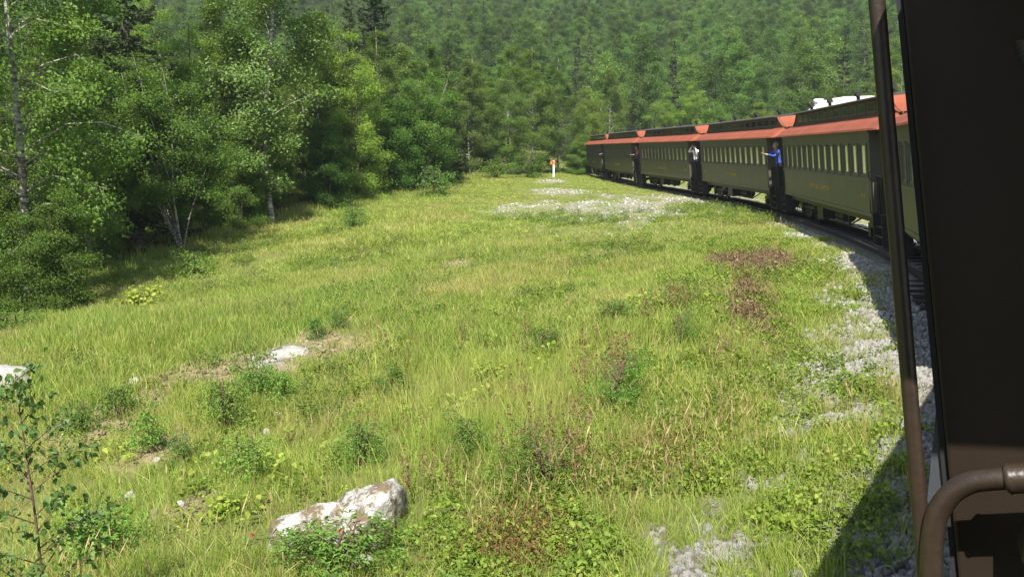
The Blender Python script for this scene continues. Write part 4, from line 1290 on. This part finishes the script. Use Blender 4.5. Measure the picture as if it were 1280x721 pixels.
def around(px, py, w, h, n):
    out = []
    for _ in range(n):
        a, q = rng.random() * 6.28, math.sqrt(rng.random())
        out.append(hit(px + math.cos(a) * q * w, py + math.sin(a) * q * h))
    return np.array([(p.x, p.y) for p in out])
# dry stalks with seed heads
STALK = [blades(130 + i, 7, 0.16, h, 0.007, 0.22, 'straw', True) for i, h in enumerate((0.42, 0.52, 0.36))]
x, y = field(8000, 5.5, 34)
keep, d, w, tan, dead, wd = meadow_keep(x, y)
sel = rng.random(len(x)) < keep * smooth01(0.42, 0.66, fbm(x * 0.3 + 50, y * 0.3, 4)) * np.interp(np.hypot(x, y), [5, 15, 34], [1, 0.6, 0.35])
x, y = x[sel], y[sel]; ex = np.concatenate([around(770, 600, 120, 75, 90), around(880, 540, 60, 50, 36), around(640, 640, 70, 50, 30)]); x = np.concatenate([x, ex[:, 0]]); y = np.concatenate([y, ex[:, 1]])
P, ro, sc = lay(x, y, 0.7, 1.15)
scatter('seed_grass', P, ro, sc, rng.random(len(P)), STALK, 'dry straw coloured seed stalks standing in the meadow', 'grass')

# clover and other low leafy plants: thick beside the stones, thin elsewhere
CLOV = [leafy(140 + i, 80, 0.10, 0.17, 0.040, 0.72, 'leaf_clover') for i in range(4)]
x, y = field(26000, 5.0, 42)
keep, d, w, tan, dead, wd = meadow_keep(x, y)
band = smooth01(1.6, 2.4, d) * (1 - smooth01(4.2, 6.2, d + (fbm(x*0.5, y*0.5, 3)-0.5)*4))
pt = smooth01(0.42, 0.54, fbm(x * 0.75 + 70, y * 0.55, 4))
pr = np.maximum(band * pt * 0.95, 0.08 * pt * (d > 3)) * (1 - np.where(y < 14, 0.25, 0.7) * patch_mask(WHITE_P, x, y)) * (wd < 0.5) * np.interp(np.hypot(x, y), [5, 14, 42], [1, 0.8, 0.30])
sel = (rng.random(len(x)) < pr) & (d > 1.7)
P, ro, sc = lay(x[sel], y[sel], 0.7, 1.35)
scatter('clover', P, ro, sc, np.clip(rng.normal(size=len(P)) * 0.2 + 0.5, 0, 1), CLOV, 'bright yellow green clover creeping over the white gravel by the track', 'ground cover')

# broader weeds through the meadow
WEED = [leafy(150 + i, 46, 0.13, 0.34, 0.065, 0.42, ('leaf_clover', 'leaf_weed')[i % 2], True, 0.5) for i in range(4)]
x, y = field(15000, 6.0, 45)
keep, d, w, tan, dead, wd = meadow_keep(x, y)
sel = rng.random(len(x)) < keep * smooth01(0.5, 0.68, fbm(x * 0.35 + 90, y * 0.35, 4)) * 0.8 + 0.10 * tan
P, ro, sc = lay(x[sel], y[sel], 0.6, 1.2)
scatter('weeds', P, ro, sc, rng.random(len(P)) * 0.6, WEED, 'low leafy weeds growing between the meadow grass', 'ground cover')

BROAD = [leafy(156 + i, 24, 0.15, 0.32, 0.085, 0.75, 'leaf_broad', True, 1.6) for i in range(3)]
pts = np.concatenate([around(760, 430, 150, 55, 34), around(560, 470, 120, 60, 16), around(300, 600, 160, 70, 16), around(240, 400, 120, 30, 14), around(900, 420, 40, 60, 10)])
P, ro, sc = lay(pts[:, 0], pts[:, 1], 0.6, 1.2)
scatter('broad_weeds', P, ro, sc, rng.random(len(P)), BROAD, 'yellow green broad leaved weeds dotted through the meadow', 'ground cover')
# rusty and red patches
RUST = [leafy(160 + i, 34, 0.16, 0.26, 0.035, 0.5, 'leaf_rust') for i in range(3)]
pts = np.concatenate([around(655, 680, 60, 36, 80), around(815, 575, 75, 34, 50), around(640, 700, 60, 24, 14), around(500, 540, 14, 8, 8), around(265, 425, 46, 10, 26), around(560, 440, 60, 14, 20), around(845, 384, 16, 8, 12)])
P, ro, sc = lay(pts[:, 0], pts[:, 1], 0.5, 1.1)
scatter('rusty_weeds', P, ro, sc, rng.random(len(P)), RUST, 'rust red weeds in patches on the slope', 'ground cover')
SPK = [spikes(170 + i, 4, 0.14, h, 'fire') for i, h in enumerate((0.55, 0.7, 0.6))]
pts = np.concatenate([around(760, 480, 40, 30, 16), around(690, 590, 70, 34, 14), around(850, 392, 18, 16, 7), around(815, 415, 10, 14, 4), around(600, 440, 160, 60, 14), around(700, 520, 50, 30, 8), around(560, 620, 60, 30, 6)])
P, ro, sc = lay(pts[:, 0], pts[:, 1], 0.7, 1.15)
scatter('sorrel', P, ro, sc, rng.random(len(P)), SPK, 'dull red sorrel spikes scattered in the meadow', 'wildflowers')
FLW = [leafy(180 + i, 9, 0.07, 0.34, 0.020, 0.9, 'petal') for i in range(3)]
x, y = field(2600, 6.5, 60); keep, d, w, tan, dead, wd = meadow_keep(x, y)
sel = rng.random(len(x)) < keep * smooth01(0.5, 0.7, fbm(x * 0.25 + 20, y * 0.25, 3)) * 0.34
P, ro, sc = lay(x[sel], y[sel], 0.6, 1.3)
scatter('white_flowers', P, ro, sc, rng.random(len(P)), FLW, 'tiny white flowers dotted over the meadow', 'wildflowers')
DEADM = [blades(190 + i, 30, 0.24, 0.24, 0.014, 1.1, 'dead') for i in range(2)] + [leafy(193 + i, 70, 0.20, 0.16, 0.07, 0.35, 'dead') for i in range(2)]
pts = np.concatenate([around(938, 330, 46, 14, 150), around(937, 370, 15, 28, 75), around(940, 408, 22, 16, 55), around(920, 440, 24, 34, 30)])
P, ro, sc = lay(pts[:, 0], pts[:, 1], 0.7, 1.3)
scatter('dead_brush', P, ro, sc, rng.random(len(P)), DEADM, 'brown dead cut brush lying on the meadow near the train', 'brush')

# undergrowth in the wood shade
UND = [leafy(200 + i, 150, 0.45, 0.9, 0.10, 0.6, 'und') for i in range(0)]

# stones
STN = [stone(210 + i, 'gravel') for i in range(7)]
RUB = [stone(220 + i, 'rubble') for i in range(5)]
def stones(nm, n, r0, r1, smin, smax, field_fn, protos, label, a0=-0.62, a1=0.56):
    x, y = field(n, r0, r1, a0, a1)
    sel = rng.random(n) < field_fn(x, y)
    x, y = x[sel], y[sel]; k = len(x)
    s = smin + (smax - smin) * rng.random(k)**2.2
    z = ground(x, y)
    P = np.stack([x, y, z + s * 0.42], 1)
    rot = rng.random((k, 3)) * 6.28 * np.array([0.25, 0.25, 1])
    return scatter(nm, P, rot, np.stack([s, s, s], 1), rng.random(k), protos, label, 'stones')
def gravel_f(x, y):
    d, w, tan, dead = masks(x, y)
    return smooth01(0.10, 0.6, w) * (0.35 + 0.65 * w) * (np.abs(d) > 1.0)
stones('near_gravel', 70000, 4.5, 15, 0.012, 0.052, gravel_f, STN, 'white and grey gravel beside the track close by', 0.0, 0.56)
stones('gravel', 60000, 15, 34, 0.022, 0.065, gravel_f, STN, 'white gravel beside the track farther off', 0.08, 0.50)
stones('crest_gravel', 26000, 30, 80, 0.025, 0.085, lambda x, y: patch_mask(WHITE_P, x, y) * masks(x, y)[1] * 0.6, STN, 'pale gravel spread on the crest in front of the train', -0.10, 0.30)
stones('slope_gravel', 16000, 6, 34, 0.02, 0.06, lambda x, y: patch_mask(WHITE_P, x, y) * 0.8, STN, 'white gravel spots on the meadow slope', -0.5, 0.06)
stones('rubble', 30000, 6, 34, 0.015, 0.075, lambda x, y: np.maximum(patch_mask(TAN_P, x, y) * 0.65, 0.004), RUB, 'tan rubble showing through the grass on the left slope', -0.6, 0.2)

# ------------------------------------------------------------------ rocks that stand out
def rock(name, px, py, wpx, hpx, label, mat='whiterock', seed=0, depth=0.8):
    import bmesh
    c = hit(px, py)
    w = wpx / FPX * c.y / 2; h = hpx / FPX * c.y
    r = np.random.default_rng(seed)
    bm = bmesh.new(); bmesh.ops.create_icosphere(bm, subdivisions=4, radius=1.0)
    cuts = [(Vector(r.normal(size=3)).normalized(), r.uniform(0.62, 0.9)) for _ in range(12)]
    for v in bm.verts:
        for nrm, d in cuts:
            k = v.co.dot(nrm)
            if k > d: v.co -= nrm * (k - d) * 0.9
        q = float(fbm(np.array([v.co.x * 2.2 + seed]), np.array([v.co.y * 2.2 + v.co.z * 1.7]), 4)[0]) - 0.5
        q2 = float(fbm(np.array([v.co.x * 7 + seed]), np.array([v.co.y * 7 + v.co.z * 6]), 3)[0]) - 0.5
        v.co *= 1 + 0.30 * q + 0.12 * q2
        v.co = Vector((v.co.x * w, v.co.y * w * depth, v.co.z * h * 0.8 + h * 0.25))
    me = bpy.data.meshes.new(name); bm.to_mesh(me); bm.free(); me.materials.append(M[mat])
    me.polygons.foreach_set('use_smooth', [True] * len(me.polygons))
    o = link(bpy.data.objects.new(name, me)); o.location = c
    tag(o, label, 'rock')
    return o
ROCKS = [(14, 486, 54, 34, 'large white rock at the left edge beside the sapling top', 1), (168, 482, 17, 11, 'pair-topped white stone on the rubble above the small shrub', 2), (333, 543, 11, 8, 'single small white stone below the white gravel spot', 3),
         (162, 626, 18, 12, 'white stone left of the loose shrub low on the slope', 4), (226, 634, 13, 9, 'small white stone nearer the bottom, left of the boulder', 5), (196, 578, 12, 8, 'small pale stone under the upright shrub', 6),
         (362, 446, 56, 13, 'flat white rock slab lying on the left slope', 7), (345, 520, 14, 6, 'flat pale stone below the thin shrub', 8), (680, 645, 14, 9, 'white stone by the broad fireweed clump', 9), (1102, 340, 14, 6, 'white stone in the gravel just left of the near pole', 10),
         (455, 708, 34, 16, 'white stone at the foot of the boulder by the bottom edge', 12)]
for px, py, w, h, lab, sd in ROCKS: rock('white_rock', px, py, w, h, lab, seed=sd)

def boulder():
    import bmesh
    c = hit(446, 678)
    bm = bmesh.new(); bmesh.ops.create_icosphere(bm, subdivisions=6, radius=1.0)
    r = np.random.default_rng(41)
    cuts = [(Vector((r.normal(), r.normal(), abs(r.normal()) * 0.6)).normalized(), r.uniform(0.66, 0.92)) for _ in range(11)]
    s = c.y / FPX
    for v in bm.verts:
        for nrm, d in cuts:
            k = v.co.dot(nrm)
            if k > d: v.co -= nrm * (k - d) * 0.85
    X = np.array([v.co[:] for v in bm.verts])
    n1 = fbm(X[:, 0] * 1.7 + 4, X[:, 1] * 1.7 + X[:, 2] * 1.3, 5) - 0.5
    n2 = fbm(X[:, 0] * 6 + 4, X[:, 1] * 6 + X[:, 2] * 5, 4) - 0.5
    for v, a, b in zip(bm.verts, n1, n2):
        v.co *= 1 + 0.36 * a + 0.17 * b
        k = (v.co.x + 1) / 2                      # higher at the right, sloping away to the left
        top = 0.62 + 0.68 * max(0, min(1, k * 1.2)) ** 1.6 - 0.7 * max(0, k - 0.84)
        v.co = Vector((v.co.x * 78 * s, v.co.y * 0.6, v.co.z * (top if v.co.z > 0 else 0.6) * 66 * s))
    me = bpy.data.meshes.new('boulder'); bm.to_mesh(me); bm.free(); me.materials.append(M['boulder'])
    me.polygons.foreach_set('use_smooth', [True] * len(me.polygons))
    o = link(bpy.data.objects.new('boulder', me)); o.location = (c.x, c.y + 0.2, c.z - 0.02)
    tag(o, 'big boulder with white lichen and brown moss behind a leafy bush', 'boulder')
boulder()
o_ = rock('pale_rock', 384, 680, 140, 50, 'low pale rock running down from the left side of the boulder', 'boulder', 52, 0.55)
o_.rotation_euler = (0, R(-20), 0)

# bush with red berries in front of the boulder
def berry_bush():
    c = hit(412, 726)
    rr = np.random.default_rng(77)
    tm, cm = tree_mesh(55, 0.95, 0.82, 0.04, 2300, 0.075, 'dome', 40, 0.7, 0.05, 7, 0.012, 0.75, 'leaf_shrub', 'stem', 0.42, hexa=True, csig=0.085)
    root = empty('berry_bush', (c.x, c.y + 0.15, c.z - 0.04)); tag(root, 'leafy bush with two red berry heads in front of the boulder', 'shrub')
    root.scale = (0.80, 0.60, 0.50)
    link(bpy.data.objects.new('stems', tm), root); link(bpy.data.objects.new('foliage', cm), root)
    for px, py in ((425, 663), (316, 668)):
        p = at(px, py, c.y - 0.32)
        mb = MB()
        for _ in range(26):
            q = Vector(rr.normal(size=3)) * 0.011
            mb.tube([q - Vector((0, 0, 0.007)), q, q + Vector((0, 0, 0.007))], [0.002, 0.005, 0.002], 6)
        o = mb.build('berry_head', M['berry'], root)
        o.location = Vector(((p.x - c.x) / 0.80, (p.y - c.y - 0.15) / 0.60, (p.z - c.z + 0.04) / 0.50))
berry_bush()

# sapling at the lower left
def sapling():
    rr = np.random.default_rng(8)
    base = at(44, 735, 5.6); base.z = gz(base.x, base.y)
    top = at(40, 466, 5.6)
    H = top.z - base.z
    root = empty('birch_sapling', base); tag(root, 'thin young birch sapling with large single leaves at the lower left corner', 'sapling')
    W = MB(); P = []; D = []
    tp = lambda t: Vector((0.03 * math.sin(t * 4) + 0.02 * t, 0.02 * math.sin(t * 5), H * t))
    W.tube([tp(t) for t in np.linspace(0, 1, 14)], [0.013 * (1 - 0.85 * t) + 0.001 for t in np.linspace(0, 1, 14)], 8)
    for i in range(30):
        t = 0.20 + 0.78 * (i / 29)
        az = i * 2.4 + rr.normal() * 0.4
        if i % 7 == 2: az = rr.normal() * 0.3
        L = (0.52 * (1 - t)**0.7 + 0.10) * rr.uniform(0.7, 1.15)
        d = Vector((math.cos(az), math.sin(az), 0))
        p0 = tp(t); p1 = p0 + d * L * 0.5 + Vector((0, 0, L * 0.36)); p2 = p0 + d * L + Vector((0, 0, L * 0.55))
        W.tube([p0, p1, p2], [0.005, 0.0035, 0.0015], 5, caps=False)
        for j in range(int(11 + L * 34)):
            u = rr.uniform(0.15, 1.05)
            q = p0.lerp(p2, u) + Vector((0, 0, 0.06 * L)) + Vector(rr.normal(size=3)) * 0.032
            P.append(tuple(q)); D.append((d.x * 0.5, d.y * 0.5, -0.9))
    V, F, r = leaves(np.array(P), 0.052, 0.74, None, rr, 0.1, None, True, np.array(D), 0.3)
    W.build('stem', M['stem'], root)
    link(bpy.data.objects.new('foliage', np_mesh('foliage', V, F, [M['leaf_sap']], fattr={'rnd': r})), root)
sapling()

# ------------------------------------------------------------------ marker post
def marker():
    c = at(692, 223, 77.0); c.z = gz(c.x, c.y); k = c.y / FPX
    root = empty('marker_post', c); tag(root, 'white marker post with a small orange plate on the crest', 'sign post')
    mb = MB(); mb.box(-0.075, 0.075, -0.05, 0.05, -0.3, 21.5 * k); mb.build('post', M['white'], root)
    z0, z1 = 16.6 * k, 20.6 * k
    mb = MB(); mb.box(-0.27, 0.12, -0.075, -0.052, z0, z1); p = mb.build('plate', M['orange'], root)
    mb = MB(); zc = (z0 + z1) / 2
    mb.box(-0.14, -0.09, -0.079, -0.0745, zc - 0.09, zc + 0.09); mb.box(-0.085, -0.02, -0.079, -0.0745, zc - 0.09, zc - 0.045); mb.box(-0.085, -0.02, -0.079, -0.0745, zc + 0.045, zc + 0.09)
    mb.build('dark_mark', M['black'], p)
marker()

# ------------------------------------------------------------------ motorhome behind the train
def motorhome():
    Y = 46.0; x = (1066 - 640) / FPX * Y
    g = gz(x, Y)
    top = 2.48 + (187 - 123.5) / FPX * Y
    h = top - g
    root = empty('motorhome', (x, Y, g), (0, 0, R(-12))); tag(root, 'white motorhome with a rounded roof parked behind the train', 'motorhome')
    mb = MB()      # profile along x, extruded in depth: front with overcab to the left
    prof = [(-2.1, 0.55), (2.6, 0.55), (2.6, h - 0.55), (2.35, h - 0.30), (1.6, h - 0.12), (0.4, h), (-0.8, h - 0.02), (-1.5, h - 0.12), (-2.05, h - 0.30), (-2.35, h - 0.62), (-2.45, h - 1.0), (-1.7, h - 1.25), (-1.95, 1.6)]
    mb.prism(prof, -1.1, 1.1)
    body = mb.build('body', M['cream'], root)
    b = body.modifiers.new('bevel', 'BEVEL'); b.width = 0.10; b.segments = 3; b.limit_method = 'ANGLE'
    mb = MB(); mb.prism([(-2.9, 0.5), (-2.1, 0.5), (-1.96, 1.6), (-1.72, h - 1.27), (-2.2, 1.7), (-2.85, 1.25)], -0.98, 0.98); mb.build('cab', M['white'], root)
    for x0, x1, z0, z1 in ((-0.1, 0.22, h - 0.52, h - 0.22), (1.0, 1.9, 1.7, 2.3), (-1.5, -0.7, 1.7, 2.3)):
        mb = MB(); mb.box(x0, x1, -1.13, -1.102, z0, z1); w = mb.build('window', M['darkglass'], root)
        mb = MB(); mb.box(x0 - 0.04, x1 + 0.04, -1.12, -1.103, z1 + 0.002, z1 + 0.05); mb.build('frame', M['white'], w)
    mb = MB(); mb.box(-1.9, 2.55, -1.108, -1.102, 1.25, 1.5); mb.build('stripe', M['blue'], root)
    mb = MB(); mb.tube([(-2.0, -0.7, h - 0.75), (-2.0, -0.7, h - 0.30)], 0.09, 10); mb.build('vent_pipe', M['greyplate'], root)
    mb = MB(); mb.tube([(-2.0, -0.7, h - 0.30), (-2.0, -0.7, h - 0.28), (-2.0, -0.7, h - 0.13), (-2.0, -0.7, h - 0.10)], [0.22, 0.25, 0.25, 0.18], 16); mb.build('vent_cap', M['white'], root)
    wm = MB(); wm.tube([(0, -0.11, 0), (0, -0.10, 0), (0, 0.10, 0), (0, 0.11, 0)], [0.30, 0.37, 0.37, 0.30], 20); me = wm.mesh('wheel', M['rubber'])
    for wx in (-2.2, 1.4):
        for wy in (-0.95, 0.95):
            o = bpy.data.objects.new('wheel', me); o.location = (wx, wy, 0.37); link(o, root)
motorhome()

# ------------------------------------------------------------------ people on the coach platforms
def skin_body(name, joints, bones, colors, parent):
    """one continuous body: joints {name: (xyz, radius)}, bones [(a, b)], colors {joint: material index}"""
    keys = list(joints); me = bpy.data.meshes.new(name)
    me.from_pydata([joints[k][0] for k in keys], [(keys.index(a), keys.index(b)) for a, b in bones], [])
    o = bpy.data.objects.new(name, me); COL.objects.link(o)
    o.modifiers.new('skin', 'SKIN').use_smooth_shade = True
    sv_ = me.skin_vertices[0].data
    for i, k in enumerate(keys):
        r = joints[k][1]; sv_[i].radius = r if isinstance(r, tuple) else (r, r)
        sv_[i].use_root = (k == 'pelvis')
    s = o.modifiers.new('sub', 'SUBSURF'); s.levels = 2; s.render_levels = 2
    dg = bpy.context.evaluated_depsgraph_get(); dg.update()
    m2 = bpy.data.meshes.new_from_object(o.evaluated_get(dg))
    bpy.data.objects.remove(o)
    m2.name = name
    return m2, keys

def person(coach, lx, ly, face, label, shirt, trousers, hair, arms, hat=None, lean=0.0, scale=1.0):
    """stands on a coach platform; lx, ly in coach coordinates, face = heading in coach frame (0 = forward, pi/2 = left)"""
    bpy.context.view_layer.update()
    base = coach.matrix_world @ Vector((lx, ly, ZS + 0.082))
    rot = coach.rotation_euler.z + face
    J = {'pelvis': ((0, 0, 0.95), (0.15, 0.11)), 'waist': ((0, lean*0.25, 1.10), (0.14, 0.10)), 'chest': ((0, lean*0.6, 1.32), (0.17, 0.115)), 'collar': ((0, lean*0.85, 1.45), (0.12, 0.08)),
         'neck': ((0, lean*0.95 + 0.01, 1.52), 0.055), 'jaw': ((0, lean*1.05 + 0.035, 1.585), (0.062, 0.072)), 'brow': ((0, lean*1.1 + 0.02, 1.67), (0.074, 0.09)), 'crown': ((0, lean*1.12, 1.745), (0.05, 0.06)),
         'nose': ((0, lean*1.08 + 0.118, 1.625), 0.013)}
    B = [('pelvis', 'waist'), ('waist', 'chest'), ('chest', 'collar'), ('collar', 'neck'), ('neck', 'jaw'), ('jaw', 'brow'), ('brow', 'crown'), ('jaw', 'nose')]
    for s, nm in ((-1, 'l'), (1, 'r')):
        J['hip' + nm] = ((s*0.10, 0, 0.88), 0.095); J['knee' + nm] = ((s*0.11, 0.02, 0.49), 0.062); J['ankle' + nm] = ((s*0.12, -0.02, 0.09), 0.042); J['toe' + nm] = ((s*0.14, 0.15, 0.04), 0.035)
        B += [('pelvis', 'hip' + nm), ('hip' + nm, 'knee' + nm), ('knee' + nm, 'ankle' + nm), ('ankle' + nm, 'toe' + nm)]
        el, wr = arms[0 if s < 0 else 1]
        J['sho' + nm] = ((s*0.20, lean*0.8, 1.42), 0.062); J['elb' + nm] = ((s*el[0], el[1] + lean*0.7, el[2]), 0.045); J['wri' + nm] = ((s*wr[0], wr[1] + lean*0.7, wr[2]), 0.032)
        e, w = Vector(J['elb' + nm][0]), Vector(J['wri' + nm][0]); d = (w - e).normalized()
        pc = w + d * 0.07
        J['palm' + nm] = (tuple(pc), (0.036, 0.022))
        B += [('collar', 'sho' + nm), ('sho' + nm, 'elb' + nm), ('elb' + nm, 'wri' + nm), ('wri' + nm, 'palm' + nm)]
        sd = d.cross(Vector((0, 0, 1))); sd = sd.normalized() if sd.length > 0.1 else Vector((1, 0, 0))
        dn = sd.cross(d)
        for k, (off, ln) in enumerate(((-0.028, 0.07), (-0.010, 0.08), (0.010, 0.075), (0.028, 0.06))):
            a = pc + d * 0.035 + sd * off; b = a + d * ln * 0.7 + dn * 0.03
            J['fa%d%s' % (k, nm)] = (tuple(a), 0.010); J['fb%d%s' % (k, nm)] = (tuple(b), 0.008)
            B += [('palm' + nm, 'fa%d%s' % (k, nm)), ('fa%d%s' % (k, nm), 'fb%d%s' % (k, nm))]
        a = pc - d * 0.02 + sd * s * -0.04; b = a + d * 0.05 + sd * s * -0.015 + dn * 0.02
        J['th' + nm] = (tuple(a), 0.011); J['tt' + nm] = (tuple(b), 0.009); B += [('palm' + nm, 'th' + nm), ('th' + nm, 'tt' + nm)]
    me, keys = skin_body('person', J, B, None, None)
    for m in (M['skin'], shirt, trousers, M['rubber']): me.materials.append(m)
    mi = []
    pos = {k: Vector(J[k][0]) for k in J}
    def segd(p, a, b):
        ab = b - a; t = max(0, min(1, (p - a).dot(ab) / ab.length_squared)); return (p - a - ab * t).length
    for p in me.polygons:
        c = p.center; best = min(B, key=lambda ab: segd(c, pos[ab[0]], pos[ab[1]]))
        n = best[1]
        if n in ('jaw', 'brow', 'crown', 'nose', 'neck') or n[:4] in ('palm',) or n[:2] in ('fa', 'fb', 'th', 'tt'): k = 0
        elif n[:3] == 'toe': k = 3
        elif n[:3] in ('hip', 'kne', 'ank'): k = 2
        else: k = 1
        mi.append(k)
    me.polygons.foreach_set('material_index', mi)
    o = link(bpy.data.objects.new('person', me)); o.location = base; o.rotation_euler = (0, 0, rot); o.scale = (scale,) * 3
    tag(o, label, 'person')
    # hair cap, eyes, mouth
    y0, z0 = lean * 1.1, 1.675
    mb = MB(); rings = []
    n = 14
    vs = [(0, y0 - 0.01, z0 + 0.105)]
    for i in range(1, 6):
        a = i / 5 * R(112)
        for j in range(n):
            b = 2 * math.pi * j / n
            front = max(0, math.sin(b)); aa = a * (1 - 0.36 * front)
            vs.append((0.084 * math.sin(aa) * math.cos(b), y0 - 0.012 + 0.102 * math.sin(aa) * math.sin(b), z0 + 0.105 * math.cos(aa)))
    fs = [(0, 1 + j, 1 + (j + 1) % n) for j in range(n)]
    for i in range(4):
        for j in range(n):
            fs.append((1 + i*n + j, 1 + (i+1)*n + j, 1 + (i+1)*n + (j+1) % n, 1 + i*n + (j+1) % n))
    mb._add(vs, fs, 0, True)
    if hat:
        mb.build('cap', hat, o)
    else:
        mb.build('hair', hair, o)
    for s in (-1, 1):
        mb = MB(); mb.tube([(s*0.03, lean*1.06 + 0.10, 1.655), (s*0.03, lean*1.06 + 0.114, 1.655)], [0.010, 0.006], 8); mb.build('eye', M['black'], o)
    return o
M['blue_cloth'] = paint('blue_jacket', (0.045, 0.085, 0.36), 0.8, 0.2, 6)
M['jeans'] = paint('dark_jeans', (0.03, 0.045, 0.09), 0.85, 0.2, 8)
M['white_cloth'] = paint('white_shirt', (0.75, 0.74, 0.70), 0.8, 0.08, 6)
M['dark_cloth'] = paint('dark_coat', (0.035, 0.025, 0.028), 0.85, 0.2, 6)
M['red_cloth'] = paint('dark_red_jacket', (0.075, 0.022, 0.026), 0.85, 0.2, 6)
M['navy_cloth'] = paint('navy_jacket', (0.03, 0.04, 0.12), 0.85, 0.2, 6)
M['greyjeans'] = paint('black_trousers', (0.03, 0.03, 0.033), 0.85, 0.2, 8)
def pl(i, e, dy): return (slen(SIDES[i]) / 2 + dy) * e
# arms: ((elbow), (wrist)) for left and right, x counted outwards from the body
person(COACH[4], -1.0, pl(4, -1, 0.42), R(100), 'person in a bright blue jacket leaning out of the platform with arms stretched forward', M['blue_cloth'], M['jeans'], M['grey_hair'], (((0.26, 0.22, 1.24), (0.16, 0.46, 1.30)), ((0.26, 0.22, 1.24), (0.16, 0.46, 1.30))), lean=0.16)
person(COACH[5], -1.0, pl(5, -1, 0.42), R(120), 'person in a white shirt with both hands raised to the face, taking a picture', M['white_cloth'], M['greyjeans'], M['hair'], (((0.36, 0.16, 1.36), (0.10, 0.24, 1.60)), ((0.36, 0.16, 1.36), (0.10, 0.24, 1.60))), lean=0.10)
person(COACH[6], -1.0, pl(6, -1, 0.42), R(110), 'person in a dark red jacket standing on the platform between two far coaches', M['red_cloth'], M['greyjeans'], M['hair'], (((0.27, 0.10, 1.18), (0.18, 0.34, 1.14)), ((0.27, 0.10, 1.18), (0.18, 0.34, 1.14))), lean=0.06)
person(COACH[7], -1.0, pl(7, -1, 0.42), R(110), 'person in a navy jacket on the farthest platform in view', M['navy_cloth'], M['jeans'], M['hair'], (((0.27, 0.10, 1.18), (0.18, 0.34, 1.14)), ((0.27, 0.08, 1.18), (0.22, 0.30, 1.10))), lean=0.08)

# ------------------------------------------------------------------ thin summer haze in the valley
def haze():
    mb = MB(); mb.box(-900, 900, -120, 1000, -60, 330)
    m, t, p, o = nt('haze_air')
    t.nodes.remove(p)
    v = N(t, 'ShaderNodeVolumePrincipled')
    v.inputs['Color'].default_value = (0.84, 0.90, 0.98, 1); v.inputs['Density'].default_value = 0.00033
    v.inputs['Anisotropy'].default_value = 0.2
    t.links.new(v.outputs[0], o.inputs['Volume'])
    h = mb.build('haze', m); tag(h, 'thin bluish summer haze over the valley', 'haze', kind='stuff')
haze()
